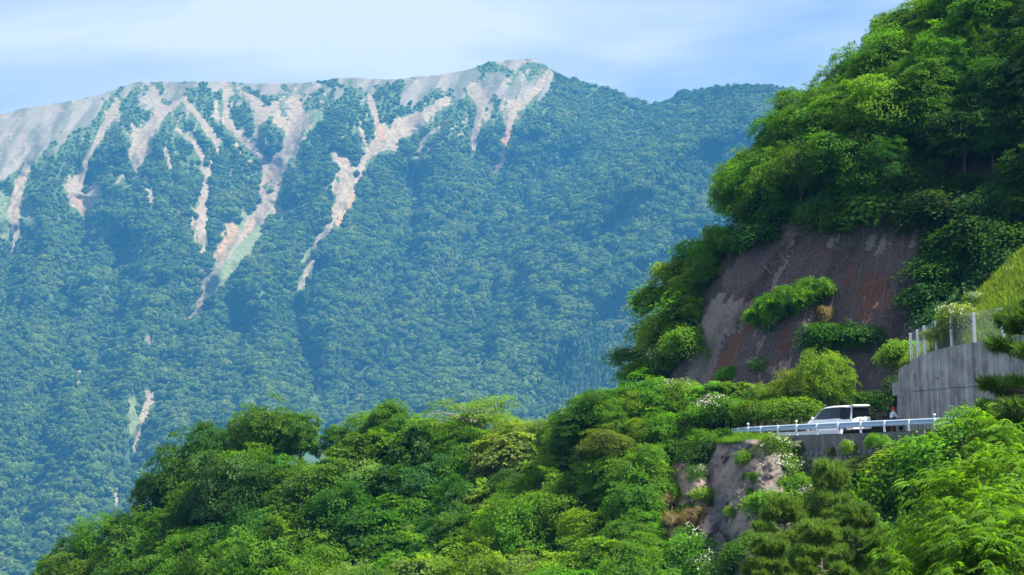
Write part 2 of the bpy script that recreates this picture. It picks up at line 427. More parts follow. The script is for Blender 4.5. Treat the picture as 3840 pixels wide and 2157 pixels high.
# gullies: view x, view y, width; strength; kind
GUL = [
 ([(62, 430, 22), (44, 480, 24), (36, 540, 34), (42, 580, 22), (36, 632, 6)], 1.0, 'scree'),
 ([(5, 500, 40), (25, 545, 50), (10, 590, 30)], 0.55, 'grass'),
 ([(60, 520, 40), (70, 560, 40), (55, 610, 18)], 0.5, 'grass'),
 ([(292, 262, 24), (262, 315, 16), (253, 335, 18), (240, 360, 10), (221, 395, 12), (205, 440, 18), (188, 470, 46), (196, 500, 40), (208, 535, 14), (206, 568, 4)], 1.0, 'scree'),
 ([(240, 470, 34), (232, 495, 36), (214, 525, 16)], 0.7, 'scree'),
 ([(305, 440, 14), (290, 470, 12), (285, 482, 8)], 0.6, 'scree'),
 ([(383, 222, 18), (404, 275, 22), (388, 312, 22), (354, 338, 52), (352, 380, 48), (346, 410, 28), (338, 436, 10)], 1.0, 'scree'),
 ([(463, 246, 8), (436, 268, 10), (409, 288, 14)], 1.0, 'scree'),
 ([(466, 256, 10), (492, 285, 14), (515, 311, 14), (530, 335, 22), (546, 352, 18), (549, 386, 6)], 1.0, 'scree'),
 ([(448, 327, 8), (468, 345, 10), (487, 358, 12), (500, 378, 14), (511, 400, 8), (507, 424, 5)], 1.0, 'scree'),
 ([(565, 212, 26), (570, 250, 18), (568, 285, 12), (568, 302, 20), (599, 337, 18), (638, 374, 15), (667, 402, 14)], 1.0, 'scree'),
 ([(543, 255, 7), (545, 300, 8)], 0.8, 'scree'),
 ([(600, 228, 14), (640, 262, 30), (655, 285, 40), (646, 318, 10), (640, 365, 9)], 0.75, 'scree'),
 ([(690, 262, 20), (702, 300, 30), (720, 318, 30)], 0.7, 'scree'),
 ([(745, 262, 40), (744, 300, 64), (742, 330, 56), (732, 358, 42), (722, 386, 36), (702, 405, 38), (688, 428, 50)], 1.0, 'scree'),
 ([(790, 290, 40), (770, 320, 40)], 0.55, 'grass'),
 ([(688, 428, 44), (664, 452, 20), (655, 470, 16), (664, 495, 18), (674, 510, 30)], 1.0, 'scree'),
 ([(690, 430, 30), (706, 445, 16), (700, 470, 16), (688, 495, 20), (676, 512, 34)], 1.0, 'scree'),
 ([(680, 450, 34), (680, 490, 28)], 0.45, 'scree'),
 ([(674, 510, 34), (650, 546, 36), (618, 582, 20), (600, 605, 14), (585, 626, 10), (548, 673, 8), (517, 709, 16), (507, 743, 14), (501, 777, 18), (478, 800, 10)], 1.0, 'scree'),
 ([(632, 560, 60), (600, 610, 50), (575, 650, 54), (545, 700, 46), (525, 745, 30)], 0.7, 'grass'),
 ([(660, 540, 40), (632, 600, 40), (600, 660, 34), (556, 720, 22)], 0.65, 'grass'),
 ([(585, 575, 46), (575, 600, 40), (545, 650, 20)], 0.55, 'rust'),
 ([(697, 530, 26), (712, 538, 14)], 0.9, 'scree'),
 ([(531, 400, 12), (530, 420, 16), (516, 449, 26), (518, 473, 22), (509, 507, 26), (508, 538, 24), (508, 572, 22), (510, 611, 20), (510, 642, 9), (510, 676, 5), (512, 704, 8)], 1.0, 'scree'),
 ([(488, 520, 14), (482, 560, 14), (494, 610, 10)], 0.6, 'scree'),
 ([(929, 240, 14), (938, 275, 14), (948, 305, 14), (960, 330, 44)], 1.0, 'scree'),
 ([(905, 310, 10), (914, 345, 9), (922, 362, 14)], 0.75, 'scree'),
 ([(1125, 251, 18), (1100, 268, 20), (1069, 284, 20), (1027, 316, 40), (988, 342, 52), (948, 366, 40), (921, 394, 18), (910, 420, 12), (904, 440, 12)], 1.0, 'scree'),
 ([(1110, 262, 8), (1070, 298, 8), (1050, 312, 6)], 0.8, 'scree'),
 ([(840, 392, 14), (868, 412, 34), (868, 459, 52), (860, 500, 40), (845, 537, 20), (832, 566, 16), (800, 606, 14), (788, 631, 8), (785, 657, 7), (767, 699, 9), (752, 730, 8), (746, 760, 6), (743, 795, 4)], 1.0, 'scree'),
 ([(904, 440, 12), (892, 490, 10), (872, 530, 12), (848, 562, 14)], 0.9, 'rust'),
 ([(775, 640, 30), (768, 680, 20), (752, 720, 16)], 0.6, 'grass'),
 ([(749, 842, 5), (750, 850, 5)], 1.0, 'scree'),
 ([(790, 930, 6), (797, 965, 5), (806, 1000, 4)], 0.9, 'scree'),
 ([(815, 890, 18), (806, 935, 20)], 0.5, 'grass'),
 ([(1195, 225, 36), (1208, 251, 30), (1212, 275, 18), (1204, 303, 14), (1193, 350, 16), (1187, 370, 5)], 1.0, 'scree'),
 ([(1235, 270, 8), (1222, 305, 10)], 0.8, 'scree'),
 ([(1382, 184, 16), (1354, 220, 16), (1330, 250, 18), (1300, 262, 44), (1286, 275, 46), (1282, 308, 26), (1278, 337, 10), (1268, 368, 13), (1266, 400, 11), (1254, 420, 12), (1244, 434, 8)], 1.0, 'scree'),
 ([(1278, 330, 10), (1268, 366, 9), (1264, 398, 7)], 0.9, 'rust'),
 ([(955, 320, 18), (962, 345, 20)], 0.8, 'rust'),
 ([(700, 410, 12), (690, 430, 16), (655, 470, 10)], 0.7, 'rust'),
 ([(640, 560, 10), (618, 586, 10)], 0.9, 'rust'),
 ([(196, 500, 20), (205, 530, 10)], 0.8, 'rust'),
 ([(1106, 319, 8), (1070, 345, 12), (1060, 362, 14), (1057, 392, 12), (1040, 436, 12), (1034, 470, 6)], 0.55, 'scree'),
 ([(1045, 400, 20), (1040, 440, 18), (1032, 540, 8)], 0.5, 'grass'),
 ([(1034, 535, 5), (1032, 550, 5)], 0.8, 'scree'),
 ([(412, 375, 12), (424, 400, 14), (428, 425, 10)], 0.65, 'scree'),
 ([(372, 485, 20), (382, 510, 18)], 0.75, 'scree'),
 ([(424, 500, 8), (440, 520, 9), (450, 538, 6)], 0.85, 'scree'),
 ([(580, 425, 14), (575, 500, 10)], 0.42, 'scree'),
 ([(318, 470, 16), (300, 490, 10)], 0.6, 'grass'),
 ([(330, 1010, 26), (335, 1060, 30), (343, 1130, 12)], 0.6, 'grass'),
 ([(382, 995, 30), (366, 1030, 22), (352, 1075, 14), (346, 1105, 10), (340, 1130, 6)], 0.75, 'scree'),
 ([(196, 930, 7), (196, 958, 15)], 0.9, 'scree'),
 ([(372, 853, 16), (378, 862, 12)], 0.6, 'scree'),
 ([(215, 1135, 6), (222, 1160, 6)], 0.7, 'scree'),
 ([(300, 1218, 12), (292, 1245, 10), (290, 1275, 6)], 0.85, 'scree'),
 ([(1345, 455, 8), (1350, 465, 8)], 0.5, 'scree'),
]
# valley lines without scree (relief only)
VAL = [
 [(470, 800), (440, 870), (400, 970), (385, 1040), (345, 1140), (310, 1260), (290, 1400)],
 [(207, 565), (195, 640), (170, 720), (165, 800)], [(36, 630), (20, 720), (0, 800)],
 [(743, 795), (752, 850), (775, 910), (800, 1000), (830, 1080)], [(1034, 470), (1030, 560), (1010, 660), (975, 760), (900, 880), (860, 960), (830, 1040)],
 [(1244, 434), (1215, 520), (1190, 600), (1130, 720), (1050, 830), (960, 930), (880, 1010)],
 [(1640, 262), (1560, 330), (1480, 400), (1400, 440), (1350, 470), (1300, 540), (1215, 640)],
 [(300, 640), (290, 760), (250, 860), (240, 1000)], [(600, 830), (560, 930), (480, 1020)], [(1560, 560), (1440, 660), (1260, 780), (1130, 900)], [(1800, 420), (1650, 540), (1500, 660), (1330, 830), (1200, 950)],
 [(1860, 560), (1700, 690), (1560, 800), (1400, 950)], [(120, 1000), (100, 1150), (60, 1300)], [(640, 430), (640, 560)],
]
def seg_d(px, py, a, b):
    ax, ay = a[0] * K, a[1] * K; bx, by = b[0] * K, b[1] * K
    dx, dy = bx - ax, by - ay
    t = np.clip(((px - ax) * dx + (py - ay) * dy) / (dx * dx + dy * dy + 1e-9), 0, 1)
    return np.hypot(px - ax - t * dx, py - ay - t * dy), t

def mtn_masks(px, py):
    out_ = {k: np.zeros_like(px) for k in ('scree', 'rust', 'grass')}
    n1 = fbm(px / 26., py / 20., 11, 4) - 0.5
    n2 = fbm(px / 11., py / 10., 23, 3) - 0.5
    n4 = fbm((px + py * .35) / 9., py / 55., 29, 3)
    near_g = np.full_like(px, 999.)
    for pts, st, kind in GUL:
        for a, b in zip(pts[:-1], pts[1:]):
            xs0 = min(a[0], b[0]) * K - 130; xs1 = max(a[0], b[0]) * K + 130
            ys0 = min(a[1], b[1]) * K - 130; ys1 = max(a[1], b[1]) * K + 130
            i = np.nonzero((px > xs0) & (px < xs1) & (py > ys0) & (py < ys1))[0]
            if len(i) == 0: continue
            d, t = seg_d(px[i], py[i], a, b)
            w = np.maximum((a[2] + (b[2] - a[2]) * t) * K / 2 * 1.12, 9.0)
            r = d / np.maximum(w, 3) + n1[i] * 1.3 + n2[i] * 0.8
            m = st * (1 - ss(0.55, 1.25, r))
            if kind == 'scree' and st > .9: near_g[i] = np.minimum(near_g[i], d)
            out_[kind][i] = np.maximum(out_[kind][i], m)
    alp = np.interp(px, ALP[:, 0], ALP[:, 1])
    st1 = fbm((px + py * .7) / 30., (py - px * .4) / 150., 57, 4) - .5
    out_['alpine'] = 1 - ss(-16, 34, py - alp + n1 * 60 + n2 * 30 - st1 * 190)
    out_['tint'] = fbm((px + py * .7) / 24., (py - px * .4) / 90., 59, 4)
    # green patches inside the bare belt
    gp = fbm(px / 70. + py / 200., py / 45. - px / 160., 51, 4)
    out_['alpine'] *= 1 - 0.95 * ss(0.56, 0.64, gp) * ss(420, 620, px)
    # thin rills branching off beside the main gullies, and scrub left standing inside them
    rill = ss(.60, .70, n4) * (1 - ss(20, 120, near_g)) * ss(900, 520, py)
    out_['scree'] = np.maximum(out_['scree'], 0.55 * rill)
    out_['scree'] *= 1 - .5 * ss(.63, .72, fbm(px / 16., py / 11., 33, 3)) * ss(2, 10, near_g)
    sp = fbm(px / 14., py / 11., 77, 3)
    sp2 = fbm(px / 120., py / 120., 78, 2)
    out_['scree'] = np.maximum(out_['scree'], 0.8 * ss(0.66, 0.74, sp) * ss(0.45, 0.6, sp2) * ss(1000, 600, py) * ss(2150, 1900, px))
    return out_

MS = 1.8          # how much farther the mountain stands than the base figures below
def mtn_D(px, py):
    w = (2450 - py) / 2230.
    D = 1450 + 1250 * w
    # nearer forested ridge on the right
    bl = np.array([(1660, 200), (1640, 262), (1520, 350), (1420, 420), (1350, 480), (1290, 560), (1215, 660), (1130, 780), (1000, 900), (870, 1020), (800, 1100)], float) * K
    bx = np.interp(py, bl[:, 1], bl[:, 0])
    fade = np.interp(py, [300, 800, 1500], [300, 220, 90])
    D = D - fade * ss(-40, 380, px - bx)
    big = np.full_like(px, 1e9); small = np.full_like(px, 1e9)
    for pts, st, kind in GUL:
        if st < 0.85: continue
        for a, b in zip(pts[:-1], pts[1:]):
            d, t = seg_d(px, py, a, b)
            small = np.minimum(small, d)
    for pts in VAL:
        for a, b in zip(pts[:-1], pts[1:]):
            d, t = seg_d(px, py, a, b)
            big = np.minimum(big, d)
    small = np.minimum(small, big)
    topf = ss(0, 260, py - ridge_py(px))
    rel = 30 * np.clip((small - 26) / 85., 0, 1) ** 0.8 + 92 * np.clip(big / 320., 0, 1) ** 0.9
    u = px * 0.80 + py * 0.55; v = py * 0.8 - px * 0.5
    rel = rel + 66 * (ridged(u / 300., v / 900., 31, 3) - .6) + 46 * (ridged(u / 95., v / 190., 43, 2) - .6) + 16 * (fbm(px / 50., py / 40., 41, 3) - .5)
    rel = rel + 4.0 * (ridged(px / 40., py / 60., 61, 3) - .5)
    return MS * (D - rel * (0.25 + 0.75 * topf))

cols = np.arange(-450, 4300, 5.2)
nr = 330
tt = np.linspace(0, 1, nr)
PX = np.repeat(cols[None, :], nr, 0)
rp_ = ridge_py(cols) + 5 * (fbm(cols / 25., cols * 0, 3, 3) - .5)
PY = rp_[None, :] + (2480 - rp_[None, :]) * (tt[:, None] ** 1.05)
pxf = PX.ravel(); pyf = PY.ravel()
MD = mtn_D(pxf, pyf)
MV = P(pxf, pyf, MD).reshape(nr, len(cols), 3)
masks = mtn_masks(pxf, pyf)
# far side of the ridge, so that the mountain has a back
back = []
for bd, bz in ((2700, -1050), (1260, -760), (540, -340), (215, -108), (72, -25)):
    q = MV[0].copy(); s_ = (q[:, 1] + bd) / q[:, 1]; q[:, 0] *= s_; q[:, 1] += bd; q[:, 2] += bz; back.append(q)
AV = np.concatenate([np.array(back), MV], 0)
nR, nC = AV.shape[:2]
idx = np.arange(nR * nC).reshape(nR, nC)
MF = np.stack([idx[:-1, :-1], idx[1:, :-1], idx[1:, 1:], idx[:-1, 1:]], -1).reshape(-1, 4)
pad = len(back) * nC
attrs = {k: np.concatenate([np.zeros(pad), v]) for k, v in masks.items()}
structure(ob('mountain', mesh_np('mountain', AV.reshape(-1, 3), MF, M['mountain'], True, attrs)))

# ------------------------------------------------------------------ far forest: one mass of instanced crowns
def far_crown(rng, R=4.2, H=7.5, n=230, conifer=False):
    c = np.zeros((n, 3)); nrm = np.zeros((n, 3))
    if conifer:
        h = rng.random(n) ** 0.8; ang = rng.random(n) * 2 * math.pi; r = R * 0.55 * (1 - h) + .25
        c = np.stack([r * np.cos(ang), r * np.sin(ang), 1.5 + h * H * 1.35], -1); nrm = np.stack([np.cos(ang), np.sin(ang), np.full(n, .8)], -1)
        sz = 0.5 + 0.7 * (1 - h)
    else:
        lob = rng.normal(size=(7, 3)); lob[:, 2] = abs(lob[:, 2]) * .8; lob /= np.linalg.norm(lob, axis=1)[:, None]
        d = rng.normal(size=(n, 3)); d[:, 2] = d[:, 2] * .8 + .25; d /= np.linalg.norm(d, axis=1)[:, None]
        bump = np.max(d @ lob.T, axis=1); r = 0.68 + 0.36 * np.clip(bump, 0, 1) ** 3 + rng.normal(size=n) * .05
        c = d * r[:, None] * np.array([R, R, H * .42]) + np.array([0, 0, H * .55]); nrm = d + np.array([0, 0, .35])
        sz = 0.55 + rng.random(n) * .65
    nrm = nrm + rng.normal(size=(n, 3)) * .45; nrm /= np.linalg.norm(nrm, axis=1)[:, None]
    a = np.cross(nrm, rng.normal(size=(n, 3))); a /= np.linalg.norm(a, axis=1)[:, None]; b = np.cross(nrm, a)
    s = sz[:, None]
    V = np.stack([c + a * s, c + b * s * .8, c - a * s, c - b * s * .8], 1).reshape(-1, 3)
    return V, np.arange(4 * n).reshape(n, 4), np.repeat(rng.random(n), 4)

fcol = bpy.data.collections.new('far_crowns')
rng = np.random.default_rng(5)
for i in range(7):
    V, Fq, tn = far_crown(rng, R=rng.uniform(3.2, 4.6), H=rng.uniform(6.0, 8.5), conifer=(i == 6))
    o = bpy.data.objects.new('far_crown', mesh_np('far_crown', V, Fq, M['far_leaf'], False, {'tone': tn}))
    fcol.objects.link(o)

def scatter_forest():
    rng = np.random.default_rng(8)
    n = 340000
    px = rng.uniform(-120, 3960, n); py = rng.uniform(200, 2250, n)
    # parts of the mountain that nearer hills hide carry no trees
    HID = np.array([(-200, 2500), (100, 2400), (420, 2160), (640, 1920), (900, 1740), (1180, 1700), (1330, 1720), (1450, 1700), (1900, 1720), (2200, 1660), (2330, 1560), (2440, 1330), (2560, 1080), (2700, 850), (2860, 680), (3060, 480), (3200, 370), (3360, 200), (3480, 0), (3960, -10)], float)
    ok = (py > ridge_py(px) + 3) & (py < np.interp(px, HID[:, 0], HID[:, 1]))
    px, py = px[ok], py[ok]
    # even out the spacing: one tree per cell of a jittered world grid
    D = 1450 + 1250 * (2450 - py) / 2230.
    cw = 4.0 * FPX / D; ch = 2.0 * FPX / D
    key = (np.floor(px / cw).astype(np.int64) * 100003 + np.floor(py / ch).astype(np.int64))
    _, first = np.unique(key, return_index=True)
    px, py = px[first], py[first]
    mk = mtn_masks(px, py)
    n3 = fbm(px / 45., py / 45., 91, 3)
    bare = np.maximum.reduce([mk['scree'] * 1.1, mk['rust'] * 1.1, mk['grass'] * 1.25, mk['alpine'] * 1.3])
    for up in (8., 16., 25.):      # no crowns standing in front of an open gully either
        m2 = mtn_masks(px, py - up)
        core = np.maximum(m2['scree'], m2['rust']); bare = np.maximum(bare, np.where(core > .5, core, 0))
    gap = ss(0.62, 0.72, n3) * 0.5
    keep = (rng.random(len(px)) > np.clip(bare * 1.6, 0, 1)) & (rng.random(len(px)) > gap)
    px, py, bare = px[keep], py[keep], bare[keep]
    D = mtn_D(px, py)
    pos = P(px, py, D)
    alp = np.interp(px, ALP[:, 0], ALP[:, 1])
    small = np.interp(py - alp, [-60, 40, 360], [0.28, 0.42, 0.95]) * np.where(px > 2130, 1 + 0 * px, 1)
    small = np.where(px > 2080, np.maximum(small, np.interp(py - ridge_py(px), [0, 200], [0.6, 0.95])), small)
    scl = small * (0.55 + 0.55 * rng.random(len(px)) ** 1.6 + 0.6 * ss(.45, .7, fbm(px / 40., py / 30., 103, 2))) * (1 - 0.45 * np.clip(bare, 0, 1))
    scl = scl * MS
    pos[:, 2] -= 1.2 * scl
    kind = rng.integers(0, 6, len(px))
    con = (px > 2020) & (py > 1280) & (rng.random(len(px)) < ss(2020, 2160, px) * .9)
    kind = np.where(con, 6, kind)
    me = bpy.data.meshes.new('forest')
    me.vertices.add(len(pos)); me.vertices.foreach_set('co', np.ascontiguousarray(pos, np.float32).ravel())
    for nm, val, ty in (('rotz', rng.random(len(px)) * 6.283, 'FLOAT'), ('scl', scl, 'FLOAT'), ('kindn', kind, 'INT'), ('patch', np.clip(0.75 * fbm(px / 34., py / 26., 101, 3) + 0.35 * fbm(px / 240., py / 200., 102, 2) - .28, 0, .55), 'FLOAT')):
        a = me.attributes.new(nm, ty, 'POINT'); a.data.foreach_set('value', np.ascontiguousarray(val, np.int32 if ty == 'INT' else np.float32))
    me.update()
    o = structure(ob('forest', me), 'stuff')
    g = bpy.data.node_groups.new('forest_nodes', 'GeometryNodeTree')
    g.interface.new_socket('Geometry', in_out='INPUT', socket_type='NodeSocketGeometry')
    g.interface.new_socket('Geometry', in_out='OUTPUT', socket_type='NodeSocketGeometry')
    n_ = g.nodes.new; l = g.links.new
    gi = n_('NodeGroupInput'); go = n_('NodeGroupOutput'); ip = n_('GeometryNodeInstanceOnPoints'); ci = n_('GeometryNodeCollectionInfo')
    ci.inputs['Collection'].default_value = fcol; ci.inputs['Separate Children'].default_value = True; ci.inputs['Reset Children'].default_value = True
    def na_(nm, ty):
        q = n_('GeometryNodeInputNamedAttribute'); q.data_type = ty; q.inputs['Name'].default_value = nm; return q.outputs['Attribute']
    cx = n_('ShaderNodeCombineXYZ'); l(na_('rotz', 'FLOAT'), cx.inputs['Z'])
    ip.inputs['Pick Instance'].default_value = True
    l(gi.outputs[0], ip.inputs['Points']); l(ci.outputs[0], ip.inputs['Instance']); l(na_('kindn', 'INT'), ip.inputs['Instance Index'])
    l(cx.outputs[0], ip.inputs['Rotation']); l(na_('scl', 'FLOAT'), ip.inputs['Scale']); l(ip.outputs[0], go.inputs[0])
    md = o.modifiers.new('forest', 'NODES'); md.node_group = g
    print('far trees', len(px))
scatter_forest()

# ------------------------------------------------------------------ guard rail line and road level
RAILPX = [3605, 3506, 3409, 3317, 3228, 3143, 3063, 2988, 2918, 2853, 2807, 2769, 2749]
zroad = float(P(3228, 1624, 132.0)[2])
def xy_at(px, d, z):
    py = 1600.0
    for _ in range(6):
        q = P(px, py, d); py += (q[2] - z) * FPX / d
    return np.array([q[0], d, z]), py
rail = []
d = 125.5
prev, _ = xy_at(RAILPX[0], d, zroad); rail.append(prev)
for px_ in RAILPX[1:]:
    lo, hi = d, d + 2.2
    for _ in range(40):
        mid = (lo + hi) / 2; q, _ = xy_at(px_, mid, zroad)
        if np.linalg.norm(q - prev) > 2.0 and mid > d + 0.02: hi = mid
        else: lo = mid
    d = hi; q, _ = xy_at(px_, d, zroad); rail.append(q); prev = q
for px_ in (3708, 3815, 3930, 4060):
    a, b = rail[0], rail[1]; dirv = (a - b) / np.linalg.norm(a - b); rail.insert(0, a + dirv * 2.0)
rail = np.array(rail)          # from right (near) to left (far)
NP_ = len(rail)
tang = np.gradient(rail, axis=0); tang /= np.linalg.norm(tang, axis=1)[:, None]
nrm_in = np.stack([-tang[:, 1], tang[:, 0], 0 * tang[:, 0]], -1)
nrm_in *= np.sign(nrm_in[:, 1:2])    # pointing away from the camera, onto the road
print('rail d', rail[:, 1].round(1), 'zroad', zroad)

def curve_off(off, ext=0):
    pts = rail + nrm_in * off
    return pts

# ------------------------------------------------------------------ near terrain (wooded hill, slope under the road)
TT = np.array([(-700, 2620), (-400, 2560), (100, 2440), (350, 2260), (560, 2080), (760, 1900), (900, 1820), (1050, 1780), (1180, 1770), (1400, 1750), (1700, 1760), (2000, 1760), (2200, 1720),
               (2400, 1650), (2550, 1625), (2740, 1634), (2850, 1640), (2930, 1650), (2975, 1700), (3010, 1765), (3380, 1765), (3440, 1700), (3520, 1650), (3620, 1640), (3840, 1635), (4500, 1620)], float)
rpx = np.array([1920 + FPX * q[0] / q[1] for q in rail]); 
DT = np.array([(-700, 190), (560, 182), (1180, 177), (1700, 170), (2200, 160), (2500, 153)] + sorted([(float(a), float(b) - 0.75) for a, b in zip(rpx, rail[:, 1])]) , float)
def terr_top(px): return np.interp(px, TT[:, 0], TT[:, 1])
def terr_D(px, py):
    k = np.interp(px, [1800, 2300, 2700, 3400], [0.034, 0.032, 0.024, 0.02])
    top = terr_top(px)
    return np.interp(px, DT[:, 0], DT[:, 1]) - (py - top) * k + 1.6 * (fbm(px / 170., py / 150., 13, 4) - .5) * ss(0, 120, py - top)
cols2 = np.arange(-700, 5200, 16.0)
nr2 = 75
t2 = np.linspace(0, 1, nr2)
PX2 = np.repeat(cols2[None], nr2, 0); top2 = terr_top(cols2)
PY2 = top2[None] + (2900 - top2[None]) * t2[:, None] ** 1.2
D2 = terr_D(PX2.ravel(), PY2.ravel()).reshape(PX2.shape)
TV = P(PX2, PY2, D2)
extra = TV[-1].copy(); extra[:, 1] -= 4; extra[:, 2] -= 40
bk = TV[0].copy(); bk[:, 1] += 6; bk[:, 0] *= (bk[:, 1] / (bk[:, 1] - 6)); bk[:, 2] -= np.where(cols2 > 2500, 0.4, 1.5)
bk2 = TV[0].copy(); bk2[:, 1] += 70; bk2[:, 0] *= (bk2[:, 1] / (bk2[:, 1] - 70)); bk2[:, 2] -= 50
TA = np.concatenate([bk2[None], bk[None], TV, extra[None]], 0)
def grid_faces(n, m):
    i = np.arange(n * m).reshape(n, m)
    return np.stack([i[:-1, :-1], i[1:, :-1], i[1:, 1:], i[:-1, 1:]], -1).reshape(-1, 4)
structure(ob('hill', mesh_np('hill', TA.reshape(-1, 3), grid_faces(*TA.shape[:2]), M['soil'], True)))

# ------------------------------------------------------------------ steep hillside on the right with the bare rock face
SIL = np.array([(1640, 1100), (1640, 1030), (1655, 940), (1675, 860), (1697, 800), (1738, 720), (1808, 650), (1845, 590), (1895, 515), (1962, 465), (1995, 425), (2045, 385), (2128, 335), (2192, 275),
                (2258, 235), (2310, 185), (2370, 115), (2432, 65), (2500, -10), (2620, -150), (2760, -300), (2960, -460)], float)[::-1] * K
ROCKP = np.array([(1968, 560), (2040, 555), (2100, 590), (2190, 540), (2240, 500), (2340, 470), (2350, 620), (2330, 760), (2300, 870), (2290, 1060), (2000, 1060), (1850, 1040), (1690, 990), (1690, 945), (1742, 870), (1782, 770), (1826, 680), (1905, 598)], float) * K
def inside(px, py, poly):
    r = np.zeros(px.shape, bool); n = len(poly)
    for i in range(n):
        x1, y1 = poly[i]; x2, y2 = poly[(i + 1) % n]
        c = ((y1 > py) != (y2 > py)) & (px < (x2 - x1) * (py - y1) / (y2 - y1 + 1e-9) + x1)
        r ^= c
    return r
def sil_px(py): return np.interp(py, SIL[:, 1], SIL[:, 0])
def hill_D(px, py):
    base = np.interp(px, [2300, 2700, 3000, 3400, 3840, 4400, 5200], [160.5, 154.5, 151.5, 147.5, 141.5, 132, 121])
    s = px - sil_px(py)
    D = base + (1500 - py) * 0.0135 + 9 * np.exp(-np.clip(s, 0, None) / 70.)
    D = D + 2.6 * (fbm(px / 210., py / 260., 71, 3) - .5)
    rk = inside(px + 60 * (fbm(px / 60., py / 60., 4, 3) - .5), py, ROCKP)
    u = px + 0.42 * py
    D = D + np.where(rk, 1.3 - np.clip(1450 - py, 0, 820) * 0.0045 + 1.5 * (ridged(u / 150., py / 700., 83, 4) - .5) + .5 * (fbm(px / 30., py / 40., 84, 4) - .5), 0)
    # hollow left of the grassy ledge, ledge itself stands out
    D = D + 1.3 * np.exp(-((px - 2830 - (1150 - py) * .6) / 55.) ** 2) * ss(850, 1000, py) * (py < 1500)
    return D, rk
rows3 = np.arange(-690, 1760, 11.0)
u3 = np.linspace(0, 1, 190)
PY3 = np.repeat(rows3[:, None], len(u3), 1)
s3 = sil_px(rows3)[:, None]
PX3 = s3 + (u3[None] ** 1.15) * (5200 - s3)
D3, RK3 = hill_D(PX3.ravel(), PY3.ravel())
HV = P(PX3.ravel(), PY3.ravel(), D3).reshape(PX3.shape + (3,))
bks = []
for dx, dy, dz in ((60, 70, -60), (22, 26, -14), (6, 9, -2.5)):
    q = HV[:, 0].copy(); q += np.array([dx, dy, dz]); bks.append(q)
HA = np.concatenate([np.stack(bks, 1), HV], 1)
nb = len(bks)
PXa = np.concatenate([np.repeat(s3, nb, 1), PX3], 1); PYa = np.concatenate([np.repeat(rows3[:, None], nb, 1), PY3], 1)
rk = np.concatenate([np.zeros((len(rows3), nb)), RK3.reshape(PX3.shape)], 1)
uu = PXa + 0.42 * PYa
rust = rk * np.clip(1.05 * np.exp(-((PXa - 2795 - (1230 - PYa) * 0.62) / 26.) ** 2) * ss(1080, 1180, PYa) + 0.6 * np.exp(-((PXa - 3290 - (1120 - PYa) * .15) / 70.) ** 2) * ss(980, 1080, PYa) * ss(1330, 1230, PYa) * (0.3 + fbm(uu / 30., PYa / 200., 2, 3)) + .55 * ss(.56, .74, fbm(uu / 60., PYa / 160., 7, 4)), 0, 1)
pale = rk * np.clip(ss(.60, .72, fbm(uu / 40., PYa / 130., 19, 4)) * .7 + 0.95 * np.exp(-((PXa - 2640 - (1350 - PYa) * .35) / 55.) ** 2) * ss(1120, 1300, PYa), 0, 1)
structure(ob('hillside', mesh_np('hillside', HA.reshape(-1, 3), grid_faces(*HA.shape[:2]), M['hill'], True, {'rock': rk.ravel(), 'rust': rust.ravel(), 'pale': pale.ravel()})))

# ------------------------------------------------------------------ road
near = curve_off(-0.42); far = curve_off(7.0)
far[:, 1] = np.maximum(far[:, 1], near[:, 1] + 3)
ext = near[-1] + np.array([-3.5, 14, 0]); extf = far[-1] + np.array([-2.5, 12, 0])
n2_ = np.vstack([near, ext]); f2_ = np.vstack([far, extf])
mid = (n2_ + f2_) / 2
RV = np.stack([n2_, mid, f2_], 1); RV[..., 2] = zroad
structure(ob('road', mesh_np('road', RV.reshape(-1, 3), grid_faces(*RV.shape[:2])[:, ::-1], M['asphalt'])))
l0 = curve_off(0.75); l1 = curve_off(0.90)
LV = np.stack([l0, l1], 1); LV[..., 2] = zroad + 0.004
structure(ob('edge_line', mesh_np('edge_line', LV.reshape(-1, 3), grid_faces(*LV.shape[:2])[:, ::-1], M['line'])))

# ------------------------------------------------------------------ lower retaining wall (cap + stones)
def rail_at(s):
    """point, tangent, inward normal at running post index s"""
    i = int(min(max(math.floor(s), 0), NP_ - 2)); t = s - i
    return rail[i] * (1 - t) + rail[i + 1] * t, tang[i] * (1 - t) + tang[i + 1] * t, nrm_in[i] * (1 - t) + nrm_in[i + 1] * t
sA = float(np.interp(-3470, -rpx, np.arange(NP_))); sB = float(np.interp(-2955, -rpx, np.arange(NP_)))
org = Vector(rail_at((sA + sB) / 2)[0])
wall_low = thing('retaining_wall', org, 'dark weathered retaining wall of stone under a concrete cap, below the white guard rail', 'wall')
mbc = MB(); mbb = MB(); rc = []; rb_ = []
for s in np.linspace(sA, sB, 26):
    p, t_, n_ = rail_at(s); p = p - np.array(org)
    def q(off, z): return Vector((p[0] + n_[0] * off, p[1] + n_[1] * off, z))
    rc.append([q(-0.62, -0.03), q(-0.40, -0.03), q(-0.40, -0.98), q(-0.64, -0.98)])
    rb_.append([q(-0.60, -0.985), q(-0.30, -0.985), q(-0.30, -3.6), q(-0.98, -3.6)])
mbc.loft(rc); mbb.loft(rb_)
ob('cap', mbc.mesh('cap', M['old_concrete']), wall_low)
ob('backing', mbb.mesh('backing', M['old_concrete']), wall_low)
